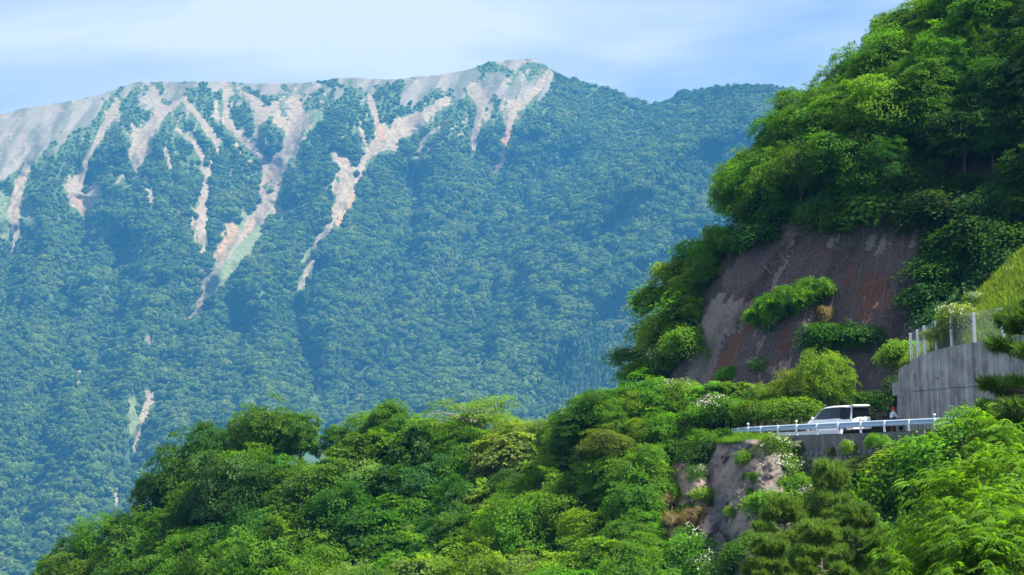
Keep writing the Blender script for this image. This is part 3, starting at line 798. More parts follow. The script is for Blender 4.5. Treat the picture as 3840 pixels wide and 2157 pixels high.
def stone_mesh(seed):
    r = random.Random(seed); mb = MB(); n = r.choice((5, 6, 6, 7)); ring0 = []; ring1 = []
    for j in range(n):
        a = 2 * math.pi * j / n + r.uniform(-.2, .2)
        x, z = math.cos(a) * .5 * r.uniform(.85, 1.05), math.sin(a) * .5 * r.uniform(.85, 1.05)
        ring0.append(Vector((x, 0.3, z))); ring1.append(Vector((x * .82, -0.25 + r.uniform(-.06, .06), z * .82)))
    mb.loft([ring0, ring1])
    return mb.mesh('stone', M['stone'])
stones = [stone_mesh(i) for i in range(5)]
rs = random.Random(4)
row = 0; z = -1.18
while z > -3.2:
    s = sA + rs.uniform(0, .15); 
    while s < sB:
        p, t_, n_ = rail_at(s); off = -0.60 - (-z - 0.985) * 0.145
        o = ob('stone', stones[rs.randrange(5)], wall_low)
        o.location = (p[0] - org[0] + n_[0] * off, p[1] - org[1] + n_[1] * off, z + rs.uniform(-.04, .04))
        o.rotation_euler = (0, rs.uniform(-.3, .3), math.atan2(-n_[0], n_[1]))
        w = rs.uniform(.40, .52); o.scale = (w * 1.05, .34, w)
        s += 0.235 + rs.uniform(-.02, .02)
    z -= 0.42; row += 1

# ------------------------------------------------------------------ guard rail
gl = thing('guard_rail', Vector(rail[6]), 'long white steel guard rail with round posts along the road edge by the van', 'guard rail')
go_ = np.array(gl.location)
def wprof(p, n_):
    # W section; face towards the camera side
    pts = [(-0.02, .74), (-.085, .70), (-.085, .635), (-.02, .585), (-.02, .535), (-.085, .485), (-.085, .42), (-.02, .37)]
    return [Vector((p[0] + n_[0] * (o_ + 0.14), p[1] + n_[1] * (o_ + 0.14), zz - 0.0)) for o_, zz in pts] + [Vector((p[0] + n_[0] * (o_ + 0.148), p[1] + n_[1] * (o_ + 0.148), zz)) for o_, zz in pts[::-1]]
for k in range(0, NP_ - 1, 2):
    rings = []
    for s in np.linspace(k, min(k + 2, NP_ - 1), 7):
        p, t_, n_ = rail_at(s); p = p - go_
        sc = 1.0
        rings.append(wprof(p, n_))
    ob('beam', MB().loft(rings).mesh('beam', M['rail_paint']), gl)
# curved end piece at the far end
p, t_, n_ = rail_at(NP_ - 1); p = p - go_
rings = []
for k in range(6):
    a = k / 5.0
    rings.append(wprof(p + t_ * 0.5 * a + n_ * 0.32 * a * a, n_ * (1 - .3 * a) + -t_ * .6 * a))
ob('end_terminal', MB().loft(rings).mesh('end_terminal', M['post_paint']), gl)
pm = MB().tube([(0, 0, -.35), (0, 0, .72), (0, 0, .745)], [.075, .075, .05], 10).mesh('post', M['post_paint'], False)
bm_ = MB().box((0, .10, .56), (.09, .10, .18)).mesh('bracket', M['post_paint'])
rf = MB().tube([(0, 0, .74), (0, 0, .86)], .022, 6).ball((0, 0, .93), .085, 10, 6).mesh('reflector', M['post_paint'], True)
for i in range(NP_):
    o = ob('post', pm, gl); o.location = rail[i] - go_; o.rotation_euler = (0, 0, math.atan2(-nrm_in[i][0], nrm_in[i][1]))
    b = ob('bracket', bm_, gl); b.location = o.location; b.rotation_euler = o.rotation_euler
    if i % 3 == 2 or i == NP_ - 3:
        q = ob('reflector', rf, gl); q.location = o.location
# low white guide on the road side below the beam, far half
rings = []
for s in np.linspace(9.2, NP_ - 1.6, 22):
    p, t_, n_ = rail_at(s); p = p - go_
    rings.append([Vector((p[0] + n_[0] * a, p[1] + n_[1] * a, zz)) for a, zz in ((.62, .0), (.62, .26), (.78, .26), (.78, .0))])
lk = ob('kerb', MB().loft(rings).mesh('kerb', M['post_paint']))
lk.location = gl.location
structure(lk)

# ------------------------------------------------------------------ curved concrete wall with fence
WT = [(3392, 1392, 142.5), (3402, 1370, 140.8), (3420, 1352, 139.2), (3450, 1336, 137.2), (3500, 1317, 135.2), (3560, 1301, 133.6), (3620, 1290, 132.3), (3690, 1279, 131), (3770, 1268, 129.6), (3860, 1256, 128.2), (4000, 1240, 126), (4150, 1225, 124), (4350, 1205, 121), (4600, 1180, 117)]
wt = np.array([P(*w) for w in WT])
wdir = np.gradient(wt[:, :2], axis=0); wdir /= np.linalg.norm(wdir, axis=1)[:, None]
wn = np.stack([-wdir[:, 1], wdir[:, 0]], -1); wn *= np.sign(wn[:, 1:2]) 
wl = np.concatenate([[0], np.cumsum(np.linalg.norm(np.diff(wt[:, :2], axis=0), axis=1))])
def wall_at(l):
    x = np.interp(l, wl, wt[:, 0]); y = np.interp(l, wl, wt[:, 1]); z = np.interp(l, wl, wt[:, 2])
    nx = np.interp(l, wl, wn[:, 0]); ny = np.interp(l, wl, wn[:, 1])
    return np.array([x, y, z]), np.array([nx, ny])
worg = Vector((wt[4][0], wt[4][1], zroad))
cw = thing('concrete_wall', worg, 'tall curved grey concrete retaining wall with streaked panels beside the road', 'wall')
Ltot = wl[-1]
def wq(l, off, z):
    p, n_ = wall_at(l)
    return Vector((p[0] + n_[0] * off - worg[0], p[1] + n_[1] * off - worg[1], z))
lo_h = 2.75
rings = []
for l in np.linspace(0.06, Ltot, 30):
    p, n_ = wall_at(l); zt = p[2] - zroad
    rings.append([wq(l, 0.06, -.3), wq(l, 0.06, zt - .03), wq(l, .45, zt - .03), wq(l, .8, -.3)])
ob('core', MB().loft(rings).mesh('core', M['concrete']), cw)
rwall = random.Random(12)
l = 0.0; k = 0
while l < Ltot - .1:
    w = 1.28 if l > 2 else 0.9
    l2 = min(l + w, Ltot)
    prg = rwall.uniform(-.006, .006)
    for part, z0, z1, offs in (('lower_panel', -.3, lo_h, 0.0), ('upper_panel', lo_h + .05, None, -0.03)):
        rr = []
        for q in np.linspace(l + .015, l2 - .015, 4):
            p, n_ = wall_at(q); zt = p[2] - zroad
            top = z1 if z1 else zt
            bat = 0.035
            rr.append([wq(q, offs + prg - bat * (top - z0) * 0 , z0), wq(q, offs + prg, top), wq(q, .058, top), wq(q, .058, z0)])
        ob(part, MB().loft(rr).mesh(part, M['concrete']), cw)
    l = l2; k += 1
# block step at the far end of the wall, drain pipes, cover plates
e0, en = wall_at(0.0)
ob('end_block', MB().box(wq(0, 0.35, lo_h + .35), (.75, .8, .9), Matrix.Rotation(.5, 3, 'Z')).mesh('end_block', M['concrete']), cw)
for l, z, w_, h_ in ((0.75, lo_h + .42, .5, .62), (1.75, lo_h + .55, .62, .95), (4.1, lo_h + .8, .8, .9), (7.6, lo_h + .75, .55, .12)):
    b_, n_ = wall_at(l)
    o = ob('form_patch', MB().box((0, 0, 0), (w_, .05, h_)).mesh('form_patch', M['patch']), cw)
    o.location = wq(l, -.035, z); o.rotation_euler = (0, 0, math.atan2(-n_[0], n_[1]))
for l in (0.9, 1.5, 2.3, 3.15, 3.6, 4.5, 5.6, 6.9, 8.3, 9.6):
    b_, n_ = wall_at(l); hh_ = rwall.uniform(1.7, 2.7)
    o = ob('lime_streak', MB().box((0, 0, 0), (rwall.uniform(.05, .11), .012, hh_)).mesh('lime_streak', M['lime']), cw)
    o.location = wq(l, -.012, hh_ / 2 - .2 + rwall.uniform(0, .4)); o.rotation_euler = (0, 0, math.atan2(-n_[0], n_[1]))
# fence
FP = [3414, 3432, 3458, 3503, 3560, 3646, 3753, 3862, 3985, 4110, 4240, 4370, 4500]
def l_of_px(px):
    pxs = np.array([1920 + FPX * q[0] / q[1] for q in wt]); return float(np.interp(px, [w[0] for w in WT], wl))
fl = [l_of_px(p_) for p_ in FP]
fo, fn = wall_at(fl[3])
fence = thing('mesh_fence', Vector(fo), 'grey steel post and wire mesh fence standing on top of the curved concrete wall', 'fence')
hp = MB()
hp.box((0, -.06, 1.0), (.155, .016, 2.06)).box((0, .06, 1.0), (.155, .016, 2.06)).box((0, 0, 1.0), (.014, .104, 2.06))
hpm = hp.mesh('post', M['galv'])
foff = 0.22
tops = []
for l in fl:
    p, n_ = wall_at(l)
    o = ob('post', hpm, fence)
    o.location = (p[0] + n_[0] * foff - fo[0], p[1] + n_[1] * foff - fo[1], p[2] - fo[2] - .05); o.rotation_euler = (0, 0, math.atan2(-n_[0], n_[1]))
    tops.append(Vector(o.location))
for a, b in zip(tops[:-1], tops[1:]):
    mb = MB(); n1 = max(4, int((b - a).length / .11)); w = .0045
    v = (b - a)
    for i in range(1, n1):
        q = a + v * i / n1; mb.tube([q + Vector((0, .06, .06)), q + Vector((0, .06, 1.98))], w, 3, False)
    for j in range(19):
        zz = .06 + j * .107; r = .011 if j in (0, 9, 18) else w
        mb.tube([a + Vector((0, .06, zz)), b + Vector((0, .06, zz))], r, 3, False)
    ob('mesh_panel', mb.mesh('mesh_panel', M['galv_blue']), fence)

# grassy slope above the wall
gs_rows = []
NGS = 60
for t in np.linspace(0, 1, 16):
    lx = np.linspace(0, Ltot, NGS)
    bot = np.array([wall_at(a)[0] for a in lx]); nn = np.array([wall_at(a)[1] for a in lx]); bot[:, :2] += nn * .42; bot[:, 2] -= .06
    tpx = np.interp(lx / Ltot, [0, .18, .33, .52, .74, 1], [3470, 3580, 3690, 3900, 4400, 5000]); tpy = np.interp(tpx, [3470, 3560, 3640, 3750, 3840, 4100, 4400, 5000], [1330, 1235, 1140, 1020, 935, 740, 560, 420])
    td = np.interp(tpx, [3470, 3650, 3840, 4400, 5000], [141.5, 139.5, 137.5, 129, 118])
    top_ = P(tpx, tpy, td)
    r = bot * (1 - t) + top_ * t
    r[:, 2] += 0.35 * math.sin(t * math.pi) + .12 * (fbm(r[:, 0] * .8, r[:, 1] * .8 + t * 5, 6, 3) - .5)
    gs_rows.append(r)
rb2 = gs_rows[-1].copy(); rb2[:, 1] += 4; rb2[:, 2] -= 3
GS = np.array(gs_rows + [rb2])
structure(ob('grass_bank', mesh_np('grass_bank', GS.reshape(-1, 3), grid_faces(*GS.shape[:2])[:, ::-1], M['turf'], True)))

def grass_mesh(name, pts, rng, hmin, hmax, mat, lean=.35, width=.03):
    n = len(pts)
    h = rng.uniform(hmin, hmax, n); a = rng.random(n) * 6.283
    d = np.stack([np.cos(a), np.sin(a), np.zeros(n)], -1); tip = pts + np.stack([rng.normal(size=n) * lean * h, rng.normal(size=n) * lean * h, h], -1)
    w = width * (0.6 + .8 * rng.random(n))[:, None]
    V = np.stack([pts - d * w, pts + d * w, tip], 1).reshape(-1, 3)
    return mesh_np(name, V, np.arange(3 * n).reshape(n, 3), mat, False, {'tone': np.repeat(rng.random(n) * .5 + .5 * fbm(pts[:, 0] * .9, pts[:, 1] * .9 + pts[:, 2], 3, 2), 3)})
def grid_sample(G, n, rng):
    nr_, nc_ = G.shape[:2]
    i = rng.uniform(0, nr_ - 1.001, n); j = rng.uniform(0, nc_ - 1.001, n)
    i0 = i.astype(int); j0 = j.astype(int); fi = (i - i0)[:, None]; fj = (j - j0)[:, None]
    return (G[i0, j0] * (1 - fi) * (1 - fj) + G[i0 + 1, j0] * fi * (1 - fj) + G[i0, j0 + 1] * (1 - fi) * fj + G[i0 + 1, j0 + 1] * fi * fj)
rng = np.random.default_rng(77)
o = structure(ob('grass', grass_mesh('grass', grid_sample(GS[:-1], 60000, rng), rng, .15, .5, M['leaf'])), 'stuff')
o.color = (0.15, 0.21, 0.035, 1)
# grass along the road edge
q = rng.uniform(11.9, NP_ - .2, 6000); off = -rng.uniform(.25, 1.5, 6000)
pts = []
for s_, f_ in zip(q, off):
    p, t_, n_ = rail_at(s_); pts.append([p[0] + n_[0] * f_, p[1] + n_[1] * f_, zroad - .03 - .25 * max(0, -f_ - .4)])
pts = np.array(pts)
ppx = rng.uniform(2440, 2960, 14000); ppy = terr_top(ppx) + rng.uniform(-5, 70, 14000) ** 1.0
p2 = P(ppx, ppy, terr_D(ppx, ppy))
o = structure(ob('roadside_grass', grass_mesh('roadside_grass', np.vstack([pts, p2]), rng, .12, .42, M['leaf'])), 'stuff')
o.color = (0.105, 0.20, 0.022, 1)

# ------------------------------------------------------------------ rock outcrop under the road
LOBES = [(1880, 1160, 78, 62, 1.9), (1830, 1150, 40, 46, 1.2), (1925, 1215, 48, 80, 2.1), (1850, 1240, 46, 80, 2.2), (1875, 1310, 46, 80, 2.1), (1930, 1290, 30, 70, 1.5), (1800, 1330, 30, 60, 1.2),
         (1895, 1420, 44, 70, 1.8), (1735, 1215, 42, 42, 1.6), (1725, 1190, 22, 30, 1.4), (1755, 1275, 36, 44, 1.5), (1770, 1330, 26, 50, 1.3), (1700, 1380, 46, 90, 1.4), (1865, 1470, 60, 60, 1.6), (2265, 1100, 0.1, 0.1, 0)]
def rock_bulge(px, py):
    b = np.full_like(px, -3.0)
    wx = px + 40 * (fbm(px / 90., py / 90., 31, 3) - .5) * 2; wy = py + 40 * (fbm(px / 90., py / 90., 37, 3) - .5) * 2
    for cx, cy, rx, ry, am in LOBES:
        r = ((wx - cx * K) / (rx * K)) ** 2 + ((wy - cy * K) / (ry * K)) ** 2
        b = np.maximum(b, am * (1 - r ** 1.4 * 0.8))
    return b
rx_ = np.arange(2440, 3020, 5.0); ry_ = np.arange(1648, 2320, 5.0)
RX, RY = np.meshgrid(rx_, ry_)
rbul = rock_bulge(RX.ravel(), RY.ravel())
u_ = RX.ravel() + .5 * RY.ravel(); v_ = RY.ravel() - .35 * RX.ravel()
det = 2.1 * (ridged(u_ / 80., v_ / 120., 47, 4) - .6) + 1.5 * (np.round(fbm(u_ / 60., v_ / 90., 48, 2) * 6 + .3 * fbm(u_ / 12., v_ / 12., 50, 2)) / 6 - .5) + .4 * (fbm(u_ / 14., v_ / 14., 49, 3) - .5)
RDd = terr_D(RX.ravel(), RY.ravel()) - rbul - det * ss(-.5, .6, rbul)
RVt = P(RX.ravel(), RY.ravel(), RDd)
rf_ = grid_faces(*RX.shape); keep = (rbul[rf_].max(1) > -0.6)
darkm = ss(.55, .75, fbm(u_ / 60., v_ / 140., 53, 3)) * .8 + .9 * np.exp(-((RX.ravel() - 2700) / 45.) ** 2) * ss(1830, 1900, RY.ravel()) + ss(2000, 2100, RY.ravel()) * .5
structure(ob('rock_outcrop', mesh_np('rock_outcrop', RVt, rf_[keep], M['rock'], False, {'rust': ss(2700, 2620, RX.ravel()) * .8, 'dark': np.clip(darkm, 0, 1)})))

# ------------------------------------------------------------------ vegetation builders
def unit(a): return a / np.maximum(np.linalg.norm(a, axis=-1, keepdims=True), 1e-9)

def leaf_quads(c, d, n, ln, wd):
    """diamond leaves: base c, direction d, normal n"""
    d = unit(d); s = unit(np.cross(n, d)); nn = np.cross(d, s)
    m = c + d * (ln * .45)[:, None] + nn * (ln * .06)[:, None]
    V = np.stack([c, m + s * wd[:, None], c + d * ln[:, None] - nn * (ln * .08)[:, None], m - s * wd[:, None]], 1)
    return V.reshape(-1, 3)

def quad_faces(n): return np.arange(4 * n).reshape(n, 4)

def broad(seed, R=2.9, H=6.6, trunk=1.9, nsp=150, nlf=80, leaf=.2, flat=.9, spray=1.2, nlob=8, zmin=-.45, limbs=11, lobe=.42, inner=.45, droop=.14, bark='bark', wratio=.30):
    rng = np.random.default_rng(seed)
    ch = H - trunk; cen = np.array([rng.normal() * .2, rng.normal() * .2, trunk + ch * .46])
    lob = rng.normal(size=(nlob, 3)); lob[:, 2] = np.abs(lob[:, 2]) * .9 - .15; lob = unit(lob)
    d = rng.normal(size=(nsp * 3, 3)); d[:, 2] = d[:, 2] * .9 + .25; d = unit(d); d = d[d[:, 2] > zmin][:nsp]; nsp = len(d)
    dot = np.clip((d @ lob.T).max(1), 0, 1)
    r = (1 - lobe + lobe * 1.25 * dot ** 5) * (inner + (1 - inner) * rng.random(nsp) ** .45)
    r = np.where(rng.random(nsp) < .16, np.minimum(r * rng.uniform(1.05, 1.28, nsp), 1.16), r)      # stray boughs that break the outline
    c = cen + d * r[:, None] * np.array([R, R, ch * .52])
    o = d * np.array([1, 1, .25]) + rng.normal(size=(nsp, 3)) * .25
    n = unit(np.array([0, 0, 1.]) * flat + d * .6 + rng.normal(size=(nsp, 3)) * .22)
    o = unit(o - n * (o * n).sum(1)[:, None]); s = np.cross(n, o)
    spn = spray * (.6 + .7 * rng.random(nsp))
    k = nlf
    u = rng.random((nsp, k)) ** .8 * 1.25 - .45
    w = (rng.random((nsp, k)) - .5) * 1.15 * (1.05 - .55 * np.clip(u, 0, 1) ** 2)
    # leaves gather along a few twigs of the spray
    tw = np.round(w * 4 + rng.normal(size=(nsp, k)) * .25) / 4
    w = w * .45 + tw * .55
    uu, ww = u * spn[:, None], w * spn[:, None]
    pos = c[:, None] + o[:, None] * uu[..., None] + s[:, None] * ww[..., None] + n[:, None] * (rng.normal(size=(nsp, k)) * .07)[..., None]
    pos[..., 2] -= droop * np.clip(u, 0, 2) ** 2 * spn[:, None] * 1.6
    dd = o[:, None] + s[:, None] * (np.sign(w) * .75 * rng.random((nsp, k)))[..., None] + rng.normal(size=(nsp, k, 3)) * .3
    dd[..., 2] -= .18
    nn = n[:, None] + rng.normal(size=(nsp, k, 3)) * .34
    m = nsp * k
    ln = leaf * (.65 + .7 * rng.random(m))
    V = leaf_quads(pos.reshape(m, 3), dd.reshape(m, 3), nn.reshape(m, 3), ln, ln * wratio)
    tone = .55 * np.repeat(rng.random(nsp), k) + .45 * rng.random(m)
    crown = mesh_np('crown', V, quad_faces(m), M['leaf'], False, {'tone': np.repeat(tone, 4)})
    mb = MB(); r0 = .028 * H + .02
    base = Vector((0, 0, -1.4)); top = Vector(cen) + Vector((0, 0, ch * .22))
    mid_ = Vector((rng.normal() * .12, rng.normal() * .12, trunk))
    mb.tube([base, (0, 0, .1), mid_, top], [r0 * 1.35, r0, r0 * .72, r0 * .2], 7)
    for i in rng.choice(nsp, limbs, False):
        t = rng.uniform(.25, .9); a = mid_.lerp(top, t * .8); b = Vector(c[i]); mm = a.lerp(b, .5) + Vector((0, 0, .18 * (b - a).length * rng.uniform(-.3, .8)))
        mb.tube([a, mm, b], [r0 * .36, r0 * .24, r0 * .08], 5, False)
    return mb.mesh('trunk', M[bark], True), crown, H

def bush(seed, R=1.2, H=1.7, nsp=60, nlf=70, leaf=.15, bloom=0, flat=.6, spray=.95, zmin=-.55, wratio=.33):
    rng = np.random.default_rng(seed)
    tr, cr, h = broad(seed, R=R, H=H, trunk=.25, nsp=nsp, nlf=nlf, leaf=leaf, flat=flat, spray=spray, nlob=13, zmin=zmin, limbs=12, lobe=.8, inner=.3, droop=.45, wratio=wratio)
    cr.name = 'foliage'; tr.name = 'stems'
    bl = None
    if bloom:
        # arching sprays of small pale flower clusters lying on the outer shell
        d = rng.normal(size=(bloom, 3)); d[:, 2] = np.abs(d[:, 2]) * .9; d = unit(d)
        cen = np.array([0, 0, .25 + (H - .25) * .46])
        k = 16; cc = cen + d * np.array([R, R, (H - .25) * .56]) * (.70 + .42 * rng.random(bloom))[:, None]
        ax = unit(rng.normal(size=(bloom, 3)) * np.array([1, 1, .35]))
        t = (rng.random((bloom, k)) - .5) * .85
        pos = cc[:, None] + ax[:, None] * t[..., None] + rng.normal(size=(bloom, k, 3)) * .055 + d[:, None] * .05
        pos[..., 2] -= .5 * t ** 2
        m = bloom * k
        nn = unit(np.repeat(d, k, 0) + rng.normal(size=(m, 3)) * .6); dd = rng.normal(size=(m, 3)); dd = dd - nn * (dd * nn).sum(1)[:, None]
        ln = .055 + .05 * rng.random(m)
        V = leaf_quads(pos.reshape(m, 3), dd, nn, ln, ln * .5)
        bl = mesh_np('blossoms', V, quad_faces(m), M['blossom'])
    return tr, cr, h, bl

def compound(seed, R=2.4, H=6.5, trunk=2.0, ncl=185, nlv=9, nl=6, leaflet=.112, rach=.39):
    """tree with long feather leaves: each leaf a drooping stalk with paired leaflets"""
    rng = np.random.default_rng(seed)
    ch = H - trunk; cen = np.array([0, 0, trunk + ch * .46])
    lob = unit(rng.normal(size=(7, 3)) * np.array([1, 1, .6]) + np.array([0, 0, .3]))
    d = rng.normal(size=(ncl * 3, 3)); d[:, 2] = d[:, 2] * .8 + .3; d = unit(d); d = d[d[:, 2] > -.35][:ncl]; ncl = len(d)
    r = (.62 + .5 * np.clip((d @ lob.T).max(1), 0, 1) ** 5) * (.5 + .5 * rng.random(ncl) ** .4)
    c = cen + d * r[:, None] * np.array([R, R, ch * .52])
    Vs = []; tones = []
    m = ncl * nlv
    ang = rng.random((ncl, nlv)) * 6.283
    ld = np.stack([np.cos(ang), np.sin(ang), rng.random((ncl, nlv)) * .5 - .12], -1) + d[:, None] * np.array([.9, .9, .3])
    ld = unit(ld).reshape(m, 3)
    base = np.repeat(c, nlv, 0) + rng.normal(size=(m, 3)) * .08
    L_ = rach * (.7 + .5 * rng.random(m))
    up = unit(np.array([0, 0, 1.]) + rng.normal(size=(m, 3)) * .22 + np.repeat(d, nlv, 0) * .3)
    sd_ = unit(np.cross(up, ld)); nn = np.cross(ld, sd_)
    tl = .5 * np.repeat(rng.random(ncl), nlv) + .3 * rng.random(m)
    for i in range(nl + 1):
        t = .22 + .78 * i / nl
        p = base + ld * (L_ * t)[:, None]; p[:, 2] -= .42 * L_ * t ** 2.2
        for sg in ((1, -1) if i < nl else (0,)):
            dr = ld * (.55 if sg else 1) + sd_ * (sg * .95) ; dr[:, 2] -= .28 + .25 * t
            ln = leaflet * (.8 + .4 * rng.random(m)) * (1.05 - .35 * abs(t - .6))
            Vs.append(leaf_quads(p, dr, nn + rng.normal(size=(m, 3)) * .15, ln, ln * .19)); tones.append(np.repeat(tl + .2 * rng.random(m), 4))
    V = np.concatenate(Vs); tone = np.concatenate(tones)
    crown = mesh_np('crown', V, quad_faces(len(V) // 4), M['leaf'], False, {'tone': tone})
    mb = MB(); r0 = .10
    top = Vector(cen) + Vector((0, 0, ch * .2)); mid_ = Vector((.1, -.05, trunk))
    mb.tube([(0, 0, -1.2), (0, 0, .1), mid_, top], [r0 * 1.4, r0, r0 * .75, r0 * .2], 7)
    for i in rng.choice(ncl, 26, False):
        a = mid_.lerp(top, rng.uniform(.1, .8)); b = Vector(c[i]); mb.tube([a, a.lerp(b, .5) + Vector((0, 0, .12)), b], [r0 * .32, r0 * .2, r0 * .07], 5, False)
    return mb.mesh('trunk', M['bark'], True), crown, H

def pine(seed, H=8.0, R=3.0, start=1.6, nwh=13, needle=.17, nneed=24, candle=True, per=7):
    rng = np.random.default_rng(seed)
    mb = MB(); r0 = .13
    lean = rng.normal(size=2) * .25
    tp = lambda z: Vector((lean[0] * (z / H) ** 2, lean[1] * (z / H) ** 2, z))
    mb.tube([(0, 0, -1.2), tp(0.1), tp(H * .4), tp(H * .75), tp(H)], [r0 * 1.4, r0, r0 * .75, r0 * .4, r0 * .08], 8)
    tufts = []; tdir = []
    for w in range(nwh):
        z = start + (H - start) * (w / (nwh - 1)) ** .9
        env = R * (1 - .86 * ((z - start) / (H - start)) ** 1.3) * rng.uniform(.8, 1.1)
        for b in range(per):
            a = rng.random() * 6.283; l_ = env * rng.uniform(.6, 1.1)
            dv = Vector((math.cos(a), math.sin(a), 0)); st = tp(min(z, H * .97)) + Vector((0, 0, rng.normal() * .12)); pts = []
            for q in range(6):
                t = q / 5; pts.append(st + dv * l_ * t + Vector((0, 0, l_ * (.22 * t - .34 * t * t + .22 * t ** 3))))
            mb.tube(pts, [r0 * .32 * (1 - .85 * q / 5) for q in range(6)], 5, False)
            for q in range(int(12 + 20 * l_)):
                t = .28 + .72 * rng.random() ** .7; i = min(4, int(t * 5)); p = pts[i].lerp(pts[i + 1], t * 5 - i)
                sidev = Vector((-dv.y, dv.x, 0)) * rng.choice((-1, 1)); ll = (.15 + .75 * (1 - t)) * rng.random() * .9
                e = p + (dv * .5 + sidev * .9).normalized() * ll + Vector((0, 0, .05 + .08 * rng.random()))
                if q % 3 == 0: mb.tube([p, e], [.012, .007], 3, False)
                tufts.append(e); tdir.append((dv * .6 + sidev * .35 + Vector((0, 0, .75))).normalized())
                if rng.random() < .8:
                    tufts.append(p.lerp(e, .55)); tdir.append((dv * .4 + sidev * .5 + Vector((0, 0, .7))).normalized())
    T = np.array(tufts); D_ = np.array(tdir); m = len(T)
    k = nneed
    dirs = unit(np.repeat(D_, k, 0) * .65 + rng.normal(size=(m * k, 3)) * .62)
    base = np.repeat(T, k, 0) + dirs * .02 + np.repeat(D_, k, 0) * (rng.random(m * k)[:, None] - .4) * .16
    ln = needle * (.7 + .5 * rng.random(m * k)); sd_ = unit(np.cross(dirs, rng.normal(size=(m * k, 3)))) * .012
    V = np.stack([base - sd_, base + sd_, base + dirs * ln[:, None]], 1).reshape(-1, 3)
    tone = np.repeat(.5 * np.repeat(rng.random(m), k) + .4 * rng.random(m * k), 3)
    if candle:
        sel = rng.choice(m, m // 9, False); cb = T[sel]; up = unit(np.array([0, 0, 1.]) + rng.normal(size=(len(sel), 3)) * .15)
        cs = unit(np.cross(up, rng.normal(size=(len(sel), 3)))) * .016; hh = (.16 + .16 * rng.random(len(sel)))[:, None]
        for rot in (cs, np.cross(up, cs)):
            V = np.concatenate([V, np.stack([cb - rot, cb + rot, cb + up * hh], 1).reshape(-1, 3)]); tone = np.concatenate([tone, np.full(len(sel) * 3, 1.35)])
    return mb.mesh('trunk', M['bark'], True), mesh_np('needles', V, np.arange(len(V)).reshape(-1, 3), M['needle'], False, {'tone': tone}), H

SPEC = {
 'round':   [broad(s, R=2.4, H=6.8, trunk=.5, nsp=230, nlf=74, leaf=.18, flat=.45, spray=.95, nlob=18, lobe=.72, inner=.38, zmin=-.6) for s in (1, 2, 3, 4)],
 'layered': [broad(s, R=2.5, H=6.6, trunk=.6, nsp=170, nlf=96, leaf=.19, flat=1.1, spray=1.3, nlob=18, lobe=.78, inner=.4, droop=.16, zmin=-.6) for s in (11, 12, 13, 14)],
 'feathery': [broad(s, R=2.3, H=7.0, trunk=.6, nsp=230, nlf=85, leaf=.15, flat=.3, spray=.95, nlob=24, lobe=.75, inner=.4, wratio=.26, zmin=-.6) for s in (21, 22)],
 'upright': [broad(s, R=1.8, H=7.4, trunk=.7, nsp=180, nlf=80, leaf=.17, flat=.35, spray=.8, nlob=14, lobe=.55, zmin=-.6) for s in (31,)],
 'big-leaved': [broad(s, R=2.3, H=6.4, trunk=.5, nsp=150, nlf=56, leaf=.29, flat=.6, spray=1.0, nlob=13, lobe=.55, wratio=.36, zmin=-.6) for s in (41, 42)],
 'sprawling': [broad(51, R=3.9, H=5.6, trunk=2.3, nsp=70, nlf=95, leaf=.17, flat=2.4, spray=1.5, nlob=5, lobe=.72, zmin=-.1, inner=.6, droop=.05, bark='bark_pale', limbs=22)],
}
BUSH = {
 'bushy': [bush(s, R=1.35, H=1.9, nsp=75, nlf=75, leaf=.15) for s in (61, 62, 63)],
 'big-leaved': [bush(s, R=1.3, H=1.8, nsp=50, nlf=55, leaf=.23, wratio=.4) for s in (64,)],
 'grassy': [bush(s, R=1.3, H=1.5, nsp=70, nlf=70, leaf=.34, flat=.1, wratio=.07, spray=.6) for s in (65, 66)],
 'white-flowering': [bush(s, R=1.3, H=1.8, nsp=62, nlf=66, leaf=.14, bloom=b) for s, b in ((67, 30), (68, 44), (69, 22))],
}
COMP = [compound(71), compound(72, R=2.0, H=5.6)]
PINE = [pine(81), pine(82, H=7.0, R=3.3, start=.8, nwh=11)]
WIDE = [pine(83, H=9.0, R=3.4, start=.6, nwh=15, per=7, nneed=24, needle=.19)]

def proj(p):
    v = R3.T @ np.array(p, float)
    return 1920 + FPX * v[0] / -v[2], 1078.5 - FPX * v[1] / -v[2]

PLANTED = []
def plant(name, meshes, pos, h, spread, col, cat, label, group=None, rz=0.0, crown_name='crown', trunk_name='trunk', blossom=None, tilt=None):
    tr, cr, h0 = meshes[:3]
    sz = h / h0
    e = rnd.uniform(.88, 1.14)
    t = thing(name, pos, label, cat, group, rz, (sz * spread * e, sz * spread / e, sz))
    lean = 0.0 if pos[1] < 100 else .06      # the close ones stand straight
    if lean == 0.0: t.scale = (sz * spread, sz * spread, sz)
    t.rotation_euler = (rnd.gauss(0, lean), rnd.gauss(0, lean), rz)
    a = ob(trunk_name, tr, t); b = ob(crown_name, cr, t)
    b.color = (*col, 1)
    if len(meshes) > 3 and meshes[3]: ob('blossoms', meshes[3], t)
    PLANTED.append(t)
    return t

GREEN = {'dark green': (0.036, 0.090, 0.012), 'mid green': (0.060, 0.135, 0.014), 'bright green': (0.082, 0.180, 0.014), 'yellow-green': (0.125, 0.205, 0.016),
         'olive green': (0.085, 0.125, 0.018), 'pale green': (0.120, 0.195, 0.040), 'cool green': (0.045, 0.118, 0.026), 'shade-dark green': (0.024, 0.060, 0.012)}  # the darkest green has the hillside's shade worked into the leaf colour
rnd = random.Random(21)
def jit(c, a=.12): return tuple(max(.005, v * (1 + rnd.uniform(-a, a))) for v in c)

# each entry waits here until its label is settled
WAIT = []   # dict(zone, name, meshes, pos, h, spread, col, colname, shape, cat, group)
def queue(**k): WAIT.append(k)

